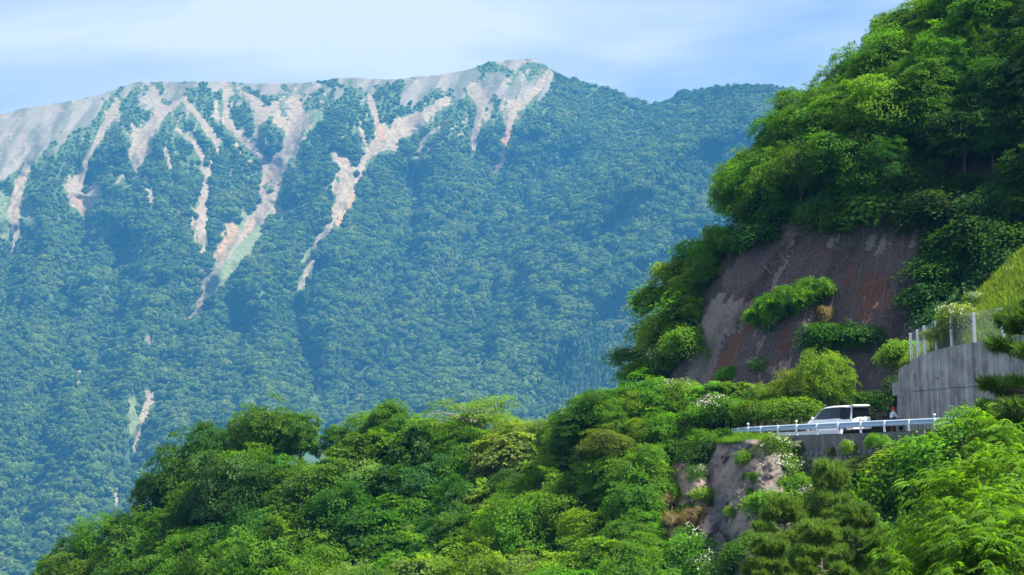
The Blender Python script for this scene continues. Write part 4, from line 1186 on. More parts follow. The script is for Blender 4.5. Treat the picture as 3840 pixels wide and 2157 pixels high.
# ------------------------------------------------------------------ trees of the wooded hill
SKY_ = np.array([(-100, 1480), (60, 1420), (105, 1400), (150, 1370), (200, 1322), (255, 1290), (300, 1275), (345, 1245), (380, 1190), (425, 1130), (470, 1095), (520, 1060), (570, 1040), (610, 1020), (660, 1010), (715, 1008), (770, 1010), (815, 1030),
                 (850, 1052), (885, 1062), (920, 1030), (970, 990), (1010, 1020), (1060, 1048), (1110, 1040), (1160, 1045), (1210, 1040), (1290, 1050), (1340, 1052), (1400, 1035), (1450, 1012), (1500, 975), (1550, 955), (1600, 935), (1700, 900)], float) * K
def sky_py(px): return np.interp(px, SKY_[:, 0], SKY_[:, 1])

taken = []
def free(p, r):
    for q, rq in taken:
        if (q[0] - p[0]) ** 2 + (q[1] - p[1]) ** 2 < (r + rq) ** 2 * .25: return False
    return True
def tree_zone(zone, px, py, D, h, spread, shape, colname, group, cat='tree', name='broadleaf_tree'):
    pos = V1(px, py, D)
    ms = SPEC[shape]; m = ms[rnd.randrange(len(ms))]
    queue(zone=zone, name=name, meshes=m, pos=pos, h=h, spread=spread, col=jit(GREEN[colname]), colname=colname, shape=shape, cat=cat, group=group, px=px)

# skyline trees, one after another along the outline
px = -40.0
while px < 2230:
    top = sky_py(px); base = float(terr_top(px)) + rnd.uniform(8, 30); D = float(terr_D(np.array([px]), np.array([base]))[0])
    h = (base - top) * D / FPX
    big = 1.0 if px < 1200 else .85
    wpx = rnd.uniform(170, 240) * (1.0 if px < 1300 else .8)
    shape = rnd.choice(['round', 'feathery', 'round', 'upright'] if px < 1320 else ['layered', 'layered', 'round', 'feathery'])
    cn = rnd.choice(['mid green', 'bright green', 'mid green', 'mid green', 'dark green'] if px < 1300 else ['yellow-green', 'mid green', 'bright green', 'pale green'])
    if not (1790 < px < 1900):
        tree_zone('hill', px, base, D, h * rnd.uniform(.95, 1.03), min(1.25, (wpx * D / FPX) / (h / 6.6 * 4.7) * 1.05), shape, cn, 'broadleaf trees of the wooded hill')
        taken.append((np.array(V1(px, base, D)), wpx * D / FPX * .8))
    px += wpx * rnd.uniform(.48, .62)
# the pale sprawling tree that reaches out over the skyline
bx = 1800; bb = float(terr_top(bx)) + 20; bD = float(terr_D(np.array([bx]), np.array([bb]))[0])
queue(zone='own', name='sprawling_tree', meshes=SPEC['sprawling'][0], pos=V1(bx, bb, bD), h=(bb - 1478) * bD / FPX, spread=.95, col=(0.115, 0.20, 0.035), cat='tree', group=None, label='pale sprawling tree with bare branches reaching out above the wooded skyline')
bx = 1446; bb = float(terr_top(bx)) + 14; bD = float(terr_D(np.array([bx]), np.array([bb]))[0])
queue(zone='own', name='broadleaf_tree', meshes=SPEC['upright'][0], pos=V1(bx, bb, bD), h=(bb - 985 * K) * bD / FPX, spread=.95, col=GREEN['mid green'], cat='tree', group=None, label='pointed mid green tree standing up from the skyline beside the dip')
tries = 0; cnt = 0
rz_ = random.Random(3)
while tries < 9000 and cnt < 200:
    tries += 1
    px = rz_.uniform(-120, 2420); py = rz_.uniform(0, 1) ** 1.1
    top0 = float(terr_top(px)); py = top0 + 25 + py * (2640 - top0)
    D = float(terr_D(np.array([px]), np.array([py]))[0]); pos = V1(px, py, D)
    u_ = rz_.random()
    hh = rz_.uniform(5.2, 9.2) * (1.0 if px < 1400 else .85) * (.8 if px > 2150 else 1)
    r = hh * .235
    if not free(pos, r * 1.62): continue
    tpy = py - hh * FPX / D
    if tpy < sky_py(px) + 25:
        hh = (py - sky_py(px) - 25) * D / FPX
        if hh < 2.6: continue
        tpy = py - hh * FPX / D
    if tpy > 2110: continue
    taken.append((np.array(pos), r * 1.62)); cnt += 1
    zonecol = fbm(np.array([px / 420.]), np.array([tpy / 330.]), 5, 2)[0]
    if px < 760: cn = rz_.choice(['mid green', 'mid green', 'bright green', 'mid green', 'bright green', 'dark green'])
    elif px < 1500: cn = rz_.choice(['mid green', 'bright green', 'dark green', 'cool green', 'bright green', 'pale green', 'mid green'])
    else: cn = rz_.choice(['bright green', 'yellow-green', 'pale green', 'mid green', 'cool green', 'bright green'])
    shape = rz_.choice(['round', 'feathery', 'round', 'layered'] if px < 900 else ['layered', 'layered', 'round', 'feathery', 'big-leaved', 'layered'])
    tree_zone('hill', px, py, D, hh, rz_.uniform(.95, 1.2), shape, cn, 'broadleaf trees of the wooded hill')

# ------------------------------------------------------------------ trees at the foot of the cliff and along the road (view coordinates: x, top y, base y, D, spread, shape, colour)
FOOT = [(1490, 975, 1110, 153.5, 1.25, 'layered', 'mid green'), (1535, 985, 1120, 152.5, 1.2, 'feathery', 'bright green'), (1580, 968, 1105, 153.5, 1.15, 'layered', 'bright green'), (1625, 962, 1105, 153, 1.25, 'round', 'yellow-green'),
        (1670, 950, 1095, 153, 1.2, 'round', 'bright green'), (1715, 945, 1095, 152.5, 1.15, 'feathery', 'yellow-green'), (1755, 965, 1085, 151.8, 1.2, 'layered', 'bright green'), (1800, 950, 1085, 151.5, 1.3, 'big-leaved', 'bright green'),
        (1850, 958, 1080, 150.8, 1.3, 'big-leaved', 'bright green'), (1905, 962, 1078, 149.5, 1.3, 'feathery', 'mid green'), (1955, 955, 1075, 148, 1.3, 'feathery', 'yellow-green'), (2010, 915, 1072, 147, 1.1, 'feathery', 'yellow-green'),
        (2070, 862, 1070, 146.2, .95, 'feathery', 'yellow-green'), (2118, 895, 1070, 145.8, .8, 'feathery', 'bright green'), (1560, 1030, 1140, 150.5, 1.25, 'round', 'mid green'), (1455, 1025, 1140, 152, 1.2, 'layered', 'dark green'), (1610, 1050, 1150, 149.5, 1.3, 'feathery', 'yellow-green'),
        (1520, 1070, 1180, 148.5, 1.3, 'layered', 'olive green'), (1660, 1030, 1130, 150, 1.3, 'round', 'bright green')]
for (x, ty, by, D, sp, shp, cn) in FOOT:
    D = D + .4
    h = (by - ty) * K * D / FPX
    tree_zone('foot', x * K, by * K, D, h, min(1.3, max(sp, 3.0 / h * sp)), shp, cn, 'trees along the foot of the cliff')

# ------------------------------------------------------------------ trees of the steep hillside
taken2 = []
tries = cnt = 0
rh = random.Random(9)
def hillpos(px, py, lift=0.0):
    D = float(hill_D(np.array([px]), np.array([py]))[0][0]) - lift
    return V1(px, py, D), D
EXCL = ROCKP + np.array([0, 0])
while tries < 14000 and cnt < 125:
    tries += 1
    py = rh.uniform(-170, 1640)
    s0 = float(sil_px(py)); px = s0 + rh.uniform(-25, 1) + (rh.random() ** 1.25) * (4050 - s0)
    low = py > 880
    if inside(np.array([px]), np.array([py - 10]), EXCL)[0] or inside(np.array([px]), np.array([py + 40]), EXCL)[0] and px > 2960 and py > 900: continue
    if py > 700 and px < 2960 and inside(np.array([px + 35.]), np.array([py - 20]), EXCL)[0]: continue
    if py > 1420 and px > 2480: continue
    if px > 3330 and py > 720: continue
    pos, D = hillpos(px, py)
    if px < 2960 and py > 930:
        h = rh.uniform(2.0, 3.4); r = .95
    else:
        h = rh.uniform(4.2, 6.4); r = 1.32
    ok = True
    for q in taken2:
        if (q - pos).length < r * 1.55 * 1.0: ok = False; break
    if not ok: continue
    taken2.append(pos); cnt += 1
    edge = px - s0
    cn = rh.choice(['mid green', 'bright green', 'bright green', 'yellow-green'] if edge < 330 else ['mid green', 'dark green', 'cool green', 'mid green'] if edge < 560 else ['dark green', 'shade-dark green', 'shade-dark green'])  # leaves darken away from the outline, hillside shade painted into their colour
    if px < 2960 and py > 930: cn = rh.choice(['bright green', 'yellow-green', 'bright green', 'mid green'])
    shape = rh.choice(['layered', 'layered', 'round', 'feathery', 'layered'])
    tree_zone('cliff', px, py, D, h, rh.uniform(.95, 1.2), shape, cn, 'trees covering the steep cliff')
print('cliff trees', cnt)

# the same wood goes on beyond the edge of the picture
nb_ = 0; tries = 0
while nb_ < 34 and tries < 4000:
    tries += 1
    px = rh.uniform(3880, 4900); py = rh.uniform(-100, 1000)
    if py > np.interp(px, [3880, 4100, 4400, 4900], [820, 640, 470, 380]): continue
    pos, D = hillpos(px, py)
    if any((q - pos).length < 2.3 for q in taken2): continue
    taken2.append(pos); nb_ += 1
    tree_zone('side', px, py, D, rh.uniform(4.2, 6.0), rh.uniform(1.0, 1.25), rh.choice(['layered', 'round', 'feathery']), rh.choice(['dark green', 'mid green', 'shade-dark green']), 'trees past the edge of the cliff')
nb_ = 0; tries = 0; tk2 = []
while nb_ < 24 and tries < 4000:
    tries += 1
    px = rh.uniform(3650, 5000); py = rh.uniform(1700, 2500)
    D = float(terr_D(np.array([px]), np.array([py]))[0]); pos = V1(px, py, D)
    if any((q - pos).length < 2.6 for q in tk2): continue
    if py - 5.0 * FPX / D < 1690: continue
    tk2.append(pos); nb_ += 1
    tree_zone('side', px, py, D, rh.uniform(3.6, 5.0), rh.uniform(1.05, 1.3), rh.choice(['layered', 'round', 'feathery']), rh.choice(['bright green', 'mid green', 'yellow-green']), 'trees past the edge of the cliff')

# dark shrubs and creepers beside the rock face
rs2 = random.Random(17)
cnt = 0; tk = []
while cnt < 32:
    px = rs2.uniform(3520, 3900); py = rs2.uniform(740, 1330)
    if px < 3500 - (py - 1180) * .0 and inside(np.array([px]), np.array([py]), ROCKP - np.array([45, 0]))[0]: continue
    pos, D = hillpos(px, py)
    if any((q - pos).length < 1.25 for q in tk): continue
    tk.append(pos); cnt += 1
    cn = rs2.choice(['cool green', 'dark green', 'shade-dark green', 'shade-dark green'])
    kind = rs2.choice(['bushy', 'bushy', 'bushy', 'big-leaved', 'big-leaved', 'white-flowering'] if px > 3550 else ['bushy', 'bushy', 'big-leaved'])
    ms = BUSH[kind]; 
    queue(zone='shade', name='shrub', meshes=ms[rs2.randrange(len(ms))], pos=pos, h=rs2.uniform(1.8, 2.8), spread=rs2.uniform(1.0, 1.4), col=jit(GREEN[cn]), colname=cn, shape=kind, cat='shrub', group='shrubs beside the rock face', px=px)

# ------------------------------------------------------------------ single shrubs (view x, view y of the middle, height m, spread, kind, colour, label, surface)
BUSHES = [
 (1690, 1100, 1.7, 1.1, 'white-flowering', 'pale green', 'white-flowering shrub spilling over the slope between cliff foot and outcrop', 't'),
 (1655, 1150, 1.9, 1.2, 'white-flowering', 'mid green', 'white-flowering shrub above the pinkish rock of the outcrop', 't'),
 (1725, 1130, 1.6, 1.2, 'bushy', 'mid green', 'rounded green shrub at the upper edge of the outcrop', 't'),
 (1770, 1150, 2.0, 1.1, 'bushy', 'dark green', 'dark green shrub against the shoulder of the grey outcrop', 't'),
 (1790, 1105, 1.2, 1.3, 'grassy', 'bright green', 'tall grass clump below the far end of the guard rail', 't'),
 (1720, 1095, 1.3, 1.4, 'grassy', 'bright green', 'grassy clump near the end post of the guard rail', 't'),
 (1885, 1155, 1.1, .95, 'bushy', 'bright green', 'small round shrub growing in the middle of the outcrop', 'r'),
 (1905, 1205, .8, .8, 'grassy', 'mid green', 'grass tuft in the dark crack of the outcrop', 'r'),
 (1880, 1200, .7, .7, 'white-flowering', 'mid green', 'tiny flowering shrub hanging below the round outcrop shrub', 'r'),
 (1895, 1245, .9, .6, 'bushy', 'mid green', 'narrow shrub filling the lower crack of the outcrop', 'r'),
 (1960, 1125, 1.5, 1.2, 'white-flowering', 'mid green', 'white-flowering shrub where the retaining wall meets the outcrop', 't'),
 (1975, 1178, 1.6, 1.1, 'white-flowering', 'pale green', 'large cream-flowering shrub hanging beside the stone retaining wall', 't'),
 (2000, 1225, 1.5, 1.3, 'bushy', 'bright green', 'bright shrub under the cream-flowering one beside the retaining wall', 't'),
 (1950, 1215, 1.2, .9, 'white-flowering', 'pale green', 'flowering shrub overhanging the pale flank of the outcrop', 't'),
 (1762, 1195, 1.2, .9, 'white-flowering', 'mid green', 'arching white-flowering shrub between pinkish rock and grey outcrop', 'r'),
 (1770, 1250, 1.3, .9, 'white-flowering', 'yellow-green', 'flowering shrub in the gully left by the grey outcrop', 'r'),
 (1700, 1240, 1.4, 1.1, 'bushy', 'yellow-green', 'yellow-green shrub in front of the pinkish rock', 'r'),
 (1720, 1290, 1.3, 1.2, 'bushy', 'bright green', 'bright shrub at the base of the pinkish rock', 'r'),
 (1640, 1230, 2.2, 1.3, 'bushy', 'olive green', 'olive shrub with bare twigs beside the pinkish rock', 't'),
 (1640, 1310, 2.4, 1.3, 'bushy', 'mid green', 'shrub on the dark bank below the pinkish rock', 't'),
 (1740, 1350, 1.4, 1.1, 'white-flowering', 'mid green', 'flowering shrub over the dark hollow of the outcrop', 'r'),
 (1765, 1385, 2.1, 1.2, 'white-flowering', 'bright green', 'big flowering shrub at the bottom of the outcrop hollow', 'r'),
 (1800, 1425, 1.8, 1.2, 'white-flowering', 'bright green', 'flowering shrub lowest in the outcrop hollow', 'r'),
 (1760, 1440, 1.8, 1.2, 'big-leaved', 'cool green', 'cool green shrub beneath the big flowering one in the hollow', 'r'),
 (1850, 1290, 1.0, .8, 'white-flowering', 'yellow-green', 'lone flowering spray on the dark face of the outcrop', 'r'),
 (1915, 1305, 1.5, .9, 'white-flowering', 'pale green', 'tall flowering shrub against the lower flank of the outcrop', 'r'),
 (1960, 1270, 1.8, 1.4, 'bushy', 'bright green', 'bright green shrub beside the lower flank of the outcrop', 't'),
 (2060, 1245, 1.3, 1.2, 'white-flowering', 'mid green', 'white-flowering shrub among the pines under the retaining wall', 't'),
 (2010, 1125, .7, .9, 'white-flowering', 'mid green', 'sparse flowering creeper on the concrete cap of the retaining wall', 'w'),
 (2085, 1135, .5, .8, 'bushy', 'olive green', 'olive creeper on the concrete cap of the retaining wall', 'w'),
 (2135, 1125, .9, .7, 'white-flowering', 'yellow-green', 'yellow-green creeper hanging on the wall below the van', 'w'),
 (2215, 1110, .9, 1.1, 'bushy', 'bright green', 'shrub growing up to the guard rail near the concrete wall', 'f'),
 (2150, 1218, 2.0, 1.2, 'bushy', 'mid green', 'green shrub in front of the stone retaining wall', 't'),
 (2232, 1190, 2.0, 1.3, 'bushy', 'olive green', 'olive shrub covering the end of the stone retaining wall', 't'),
 (2090, 1228, 1.5, 1.1, 'bushy', 'olive green', 'olive shrub at the foot of the stone retaining wall', 't'),
 (2350, 1180, 3.2, 1.1, 'feath', 'bright green', 'bright mounded bush below the guard rail', 'f2'),
 (2400, 1150, 3.4, 1.2, 'feath', 'bright green', 'broad bright bush under the rail in front of the concrete wall', 'f2'),
 (2460, 1168, 3.0, 1.4, 'feath', 'yellow-green', 'yellow-green bush hiding the near end of the guard rail', 'f2'),
 (2290, 1250, 2.6, 1.3, 'feath', 'mid green', 'mid green bush under the bright mounded one', 'f2'),
 (2340, 1230, 2.8, 1.4, 'feath', 'mid green', 'shaded bush beneath the broad bright one', 'f2'),
 (2450, 1230, 2.8, 1.4, 'feath', 'bright green', 'bush lowest under the near end of the guard rail', 'f2'),
 (2500, 1085, 3.0, 1.3, 'feath', 'bright green', 'bright bush covering the rail under the tall pine', 'f2'),
 (1880, 1395, 1.7, 1.2, 'bushy', 'mid green', 'green shrub covering the lowest rock of the outcrop', 'r'),
 (1840, 1440, 1.8, 1.2, 'white-flowering', 'mid green', 'flowering shrub at the lowest rock of the outcrop', 'r'),
 (1690, 1420, 2.0, 1.3, 'bushy', 'mid green', 'shrub on the dark rock beneath the hollow', 'r'),
 (1925, 1360, 1.6, 1.1, 'bushy', 'bright green', 'shrub between the low outcrop rock and the pines', 'r'),
 (1765, 645, 2.6, 1.2, 'bushy', 'bright green', 'highest bright shrub on the spur edge beside the grey slab', 'h'),
 (1720, 700, 2.6, 1.2, 'bushy', 'yellow-green', 'second bright shrub down the spur edge beside the grey slab', 'h'),
 (1772, 715, 2.3, 1.1, 'bushy', 'bright green', 'bright shrub leaning over the upper grey slab', 'h'),
 (1690, 765, 2.8, 1.2, 'bushy', 'bright green', 'third bright shrub down the spur edge, on the outer side', 'h'),
 (1745, 780, 2.6, 1.2, 'big-leaved', 'bright green', 'large-leaved shrub leaning over the middle of the grey slab', 'h'),
 (1700, 835, 2.8, 1.2, 'bushy', 'yellow-green', 'broad yellow-green shrub midway down the rock spur', 'h'),
 (1655, 850, 2.6, 1.2, 'bushy', 'bright green', 'bright shrub on the outer flank of the rock spur', 'h'),
 (1735, 865, 2.4, 1.1, 'bushy', 'bright green', 'bright shrub beside the lower grey slab', 'h'),
 (1690, 910, 2.4, 1.2, 'white-flowering', 'bright green', 'flowering shrub at the foot of the spur under the grey slab', 'h'),
 (1690, 985, 1.6, 1.3, 'white-flowering', 'mid green', 'white-flowering shrub among the cliff foot trees', 'b'),
 (1805, 1025, 1.6, 1.2, 'white-flowering', 'mid green', 'white-flowering shrub above the end of the guard rail', 'b'),
 (1770, 1045, 1.5, 1.3, 'bushy', 'bright green', 'bright shrub behind the end post of the guard rail', 'b'),
 (1860, 1035, 1.5, 1.4, 'bushy', 'mid green', 'leafy shrub behind the middle of the guard rail', 'b'),
 (1925, 1035, 1.6, 1.4, 'bushy', 'mid green', 'leafy shrub just ahead of the van', 'b'),
 (1990, 1030, 1.7, 1.4, 'bushy', 'bright green', 'bright shrub behind the bonnet of the van', 'b'),
 (1900, 920, 1.0, 1.0, 'white-flowering', 'yellow-green', 'small flowering shrub at the foot of the rock face', 'h'),
 (1590, 900, 1.7, 1.3, 'white-flowering', 'mid green', 'white-flowering shrub on the outermost rock spur of the cliff', 'h'),
 (1595, 945, 1.5, 1.2, 'white-flowering', 'bright green', 'white-flowering shrub low on the rock spur of the cliff', 'h'),
 (1640, 935, 1.9, 1.3, 'bushy', 'bright green', 'bright shrub low on the rock spur of the cliff', 'h'),
 (1822, 945, 1.1, 1.1, 'bushy', 'bright green', 'shrub at the sunlit toe of the rock face', 'h'),
 (1930, 800, 1.5, 1.15, 'grassy', 'bright green', 'lowest grassy tuft of the ledge on the rock face', 'h'),
 (1965, 775, 1.7, 1.2, 'grassy', 'bright green', 'second grassy tuft on the rock face ledge', 'h'),
 (2005, 755, 1.7, 1.2, 'grassy', 'bright green', 'third grassy tuft on the rock face ledge', 'h'),
 (2045, 738, 1.7, 1.1, 'grassy', 'bright green', 'topmost grassy tuft of the ledge on the rock face', 'h'),
 (1935, 825, .8, .9, 'white-flowering', 'mid green', 'flowering shrub hanging from the lower end of the grassy ledge', 'h'),
 (2110, 850, 2.0, 1.5, 'bushy', 'dark green', 'dark shrub on the rock face above the yellow-green tree', 'h'),
 (2160, 850, 1.7, 1.5, 'bushy', 'dark green', 'dark shrub on the rock face beside the mossy crack', 'h'),
 (2065, 870, 1.6, 1.2, 'bushy', 'mid green', 'shrub half hidden behind the yellow-green tree', 'h'),
 (2264, 890, 1.9, .9, 'bushy', 'yellow-green', 'yellowish shrub clinging to the end of the concrete wall', 'w2'),
 (2245, 905, 1.2, .8, 'bushy', 'olive green', 'olive shrub at the end of the concrete wall', 'w2'),
 (2268, 965, 1.6, .9, 'bushy', 'cool green', 'shaded shrub behind the dark car', 'w3'),
 (2200, 1010, 1.5, 1.3, 'bushy', 'dark green', 'dark shrub on the verge between the van and the person', 'w3'),
 (2240, 1005, 1.2, 1.1, 'bushy', 'cool green', 'shaded shrub behind the person in the red cap', 'w3'),
 (2405, 790, 1.3, 1.5, 'white-flowering', 'pale green', 'cream-flowering creeper draped over the top of the mesh fence', 'fe'),
 (2395, 830, 1.6, .8, 'bushy', 'olive green', 'olive shrub growing up inside the mesh fence', 'fe'),
 (2425, 845, 1.1, .9, 'bushy', 'bright green', 'bright shrub at the foot of the mesh fence', 'fe'),
 (2340, 845, .8, 1.0, 'white-flowering', 'pale green', 'low flowering shrub behind the first panels of the mesh fence', 'fe'),
 (2455, 752, .9, 1.0, 'white-flowering', 'pale green', 'flowering shrub on the upper edge of the grass bank', 'gb'),
 (2560, 690, 1.0, 1.0, 'white-flowering', 'pale green', 'flowering shrub high on the upper edge of the grass bank', 'gb'),
 (2530, 800, .7, 1.1, 'white-flowering', 'yellow-green', 'low flowering patch on the grass bank', 'gb'),
 (2580, 760, .6, 1.3, 'bushy', 'bright green', 'small leafy patch on the grass bank', 'gb'),
]
for (x, y, h, sp, kind, cn, lab, surf) in BUSHES:
    px, py = x * K, y * K
    if surf in ('t', 'r'):
        D0 = float(terr_D(np.array([px]), np.array([py]))[0])
        if surf == 'r': D0 -= max(0.0, float(rock_bulge(np.array([px]), np.array([py]))[0])) * .8
        pb = py + h * .42 * FPX / D0; D = D0 - .15
    elif surf == 'w':
        D = float(np.interp(px, DT[:, 0], DT[:, 1])) - .1; pb = py + h * .42 * FPX / D
    elif surf == 'f':
        D = float(np.interp(px, DT[:, 0], DT[:, 1])) - .9; pb = py + h * .45 * FPX / D
    elif surf == 'f2':
        D = float(np.interp(px, DT[:, 0], DT[:, 1])) - 4.5; pb = py + h * .5 * FPX / D
    elif surf == 'b':
        D = float(np.interp(px, DT[:, 0], DT[:, 1])) + (6.0 if px > 2750 else 1.5); pb = py + h * .45 * FPX / D
    elif surf == 'h':
        D = float(hill_D(np.array([px]), np.array([py]))[0][0]) - .2; pb = py + h * .35 * FPX / D
    elif surf == 'w2': D = 143.0; pb = py + h * .45 * FPX / D
    elif surf == 'w3': D = 146.5; pb = py + h * .45 * FPX / D
    elif surf == 'fe': D = 134.6; pb = py + h * .45 * FPX / D
    elif surf == 'gb': D = 136.5; pb = py + h * .45 * FPX / D
    ms = [BUSH['bushy'][0], BUSH['bushy'][2]] if kind == 'feath' else BUSH[kind]
    nm = {'white-flowering': 'flowering_shrub', 'grassy': 'grass_clump'}.get(kind, 'shrub')
    queue(zone='own', name=nm, meshes=ms[rnd.randrange(len(ms))], pos=V1(px, pb, D), h=h, spread=sp, col=jit(GREEN[cn]), cat='grass clump' if kind == 'grassy' else 'shrub', group=None, label=lab.replace('in the gully left by', 'in the gully beside'), bush=True)
brow = [(1925, 610), (1945, 580), (1970, 552), (2005, 546), (2040, 548), (2070, 568), (2098, 582), (2130, 572), (2160, 552), (2190, 532), (2215, 512), (2240, 494), (2275, 478), (2310, 462)]
for i, (x, y) in enumerate(brow):
    px, py = x * K, y * K - 12; D = float(hill_D(np.array([px]), np.array([py - 25]))[0][0]) - .6; h = rnd.uniform(1.7, 2.6)
    cn = rnd.choice(['dark green', 'mid green', 'cool green', 'mid green']); ms = BUSH[rnd.choice(['bushy', 'bushy', 'big-leaved'])]
    queue(zone='brow', name='shrub', meshes=ms[rnd.randrange(len(ms))], pos=V1(px, py + h * .25 * FPX / D, D), h=h, spread=rnd.uniform(1.1, 1.5), col=jit(GREEN[cn]), colname=cn, shape='bushy', cat='shrub', group='shrubs along the brow of the rock face', px=px)
# dry tan tangles
for (x, y, h, sp, lab, surf) in [(2072, 795, 1.3, .6, 'tan dry grass clump hanging on the sunlit rock face', 'h'), (1738, 1310, 1.4, 1.0, 'dry straw-coloured tangle on the ledge over the dark hollow', 'r'), (1665, 1265, 1.1, 1.3, 'dead twiggy shrub with straw colour beside the pinkish rock', 'r')]:
    px, py = x * K, y * K
    D = float(hill_D(np.array([px]), np.array([py]))[0][0]) - .2 if surf == 'h' else float(terr_D(np.array([px]), np.array([py]))[0]) - 1.4
    queue(zone='own', name='dry_grass_clump', meshes=BUSH['grassy'][1], pos=V1(px, py + h * .4 * FPX / D, D), h=h, spread=sp, col=(.20, .155, .085), cat='dry grass', group=None, label=lab, bush=True)

# ------------------------------------------------------------------ close trees on the near bank (photo px of crown middle, D, crown top py, kind)
def close(kind, x, topy, D, h, spread, col, lab, cat='tree'):
    px = x * K; pb = topy * K + h * FPX / D
    pos = V1(px, pb, D); gz = ground_z(pos.x, pos.y)
    if pos.z > gz:     # the stem reaches down to the bank
        h2 = h + (pos.z - gz); 
        spread = spread * h / h2; pos = Vector((pos.x, pos.y, gz)); h = h2
    ms = {'comp': COMP, 'pine': PINE, 'wide': WIDE}.get(kind) or SPEC[kind]
    queue(zone='own', name={'comp': 'walnut_tree', 'pine': 'pine_tree', 'wide': 'pine_tree'}.get(kind, 'broadleaf_tree'), meshes=ms[int(x) % len(ms)], pos=pos, h=h, spread=spread, col=col, cat=cat, group=None, label=lab)
YG = (0.086, 0.172, 0.018)
close('comp', 2430, 1165, 52, 6.2, .95, YG, 'close yellow-green tree with feather leaves, its crown filling the lower corner')
close('comp', 2555, 1225, 48, 6.0, 1.1, (0.07, 0.15, 0.016), 'close feather-leaved tree at the edge under the pine, darker than its neighbour')
close('comp', 2560, 1000, 56, 6.8, 1.1, (0.085, 0.175, 0.018), 'tall feather-leaved tree hiding the near end of the concrete wall')
close('comp', 2290, 1365, 50, 5.6, .5, (0.090, 0.180, 0.018), 'bright feather-leaved sapling poking up from the lower edge')
close('pine', 2120, 1180, 72, 7.4, 1.15, (0.115, 0.190, 0.038), 'broad pine with upright pale shoots below the stone retaining wall')
close('pine', 2010, 1270, 66, 7.0, 1.2, (0.105, 0.178, 0.036), 'pine with low spreading branches in front of the outcrop')
close('pine', 2180, 1290, 62, 6.6, 1.2, (0.085, 0.15, 0.034), 'pine between the broad pine and the feather-leaved tree')
close('wide', 2600, 765, 62, 9.2, 1.4, (0.090, 0.16, 0.034), 'tall pine reaching across the concrete wall and the fence')
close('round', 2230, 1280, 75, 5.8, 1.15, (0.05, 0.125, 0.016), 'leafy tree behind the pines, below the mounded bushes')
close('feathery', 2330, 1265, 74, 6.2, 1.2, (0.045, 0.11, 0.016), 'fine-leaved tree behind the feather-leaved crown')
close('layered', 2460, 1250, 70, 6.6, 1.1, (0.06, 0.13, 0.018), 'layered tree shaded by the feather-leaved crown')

close('pine', 2080, 1330, 58, 6.0, 1.2, (0.11, 0.185, 0.036), 'pine low in front of the outcrop foot')
close('pine', 1960, 1365, 60, 6.0, 1.2, (0.10, 0.17, 0.034), 'low pine nearest the lower flank of the outcrop')
close('feathery', 2125, 1270, 75, 5.6, 1.2, (0.075, 0.15, 0.02), 'fine-leaved tree between the pines and the retaining wall')
close('round', 2035, 1300, 74, 5.6, 1.1, (0.07, 0.155, 0.018), 'leafy tree between the outcrop and the pines')
close('comp', 2520, 1110, 50, 6.2, 1.1, YG, 'yellow-green feather-leaved tree under the tall pine')
# ------------------------------------------------------------------ settle the labels and plant
def section(px, zone):
    x = px / K
    if zone == 'hill':
        for lim, tx in ((130, 'at the outer end'), (330, 'under the lowest gully'), (480, 'under the grassy scar'), (640, "on the hump's outer flank"), (820, 'on the rounded hump'), (930, 'at the dip behind the hump'),
                        (1080, 'by the pointed skyline tree'), (1210, 'before the sprawling tree'), (1330, 'beneath the sprawling tree'), (1450, 'past the sprawling tree'), (9999, 'near the cliff foot')):
            if x < lim: return tx
    if zone == 'foot':
        for lim, tx in ((1570, 'where the wooded hill meets the cliff'), (1700, 'below the rock spur'), (1830, 'beyond the end of the rail'), (1960, 'ahead of the van'), (9999, 'right above the van')):
            if x < lim: return tx.replace('right above', 'just above')
    return ''
def height_word(py, px, zone):
    y = py / K
    if zone == 'hill':
        s_ = y - sky_py(px) / K
        return 'on the skyline' if s_ < 75 else 'just below the skyline' if s_ < 150 else 'midway down' if s_ < 250 else 'low down' if s_ < 340 else 'at the bottom'
    return ''
def cliff_place(px, py):
    y = py / K; e = (px - float(sil_px(py))) / K
    a = 'against the sky' if e < 40 else 'near the cliff outline' if e < 160 else 'in the shaded middle' if e < 420 else 'deep in the shaded side'
    if y > 600 and px < 2960: return 'on the rock spur ' + ('at its top' if y < 720 else 'midway' if y < 840 else 'at its base')
    b = 'at the very top' if y < 90 else 'high up' if y < 230 else 'at mid height' if y < 370 else 'above the rock face' if y < 530 else 'beside the rock face'
    return f'{a}, {b}'
SHAPE = {'round': 'round-crowned', 'layered': 'layered', 'feathery': 'fine-leaved', 'upright': 'narrow upright', 'big-leaved': 'large-leaved'}
by = {}
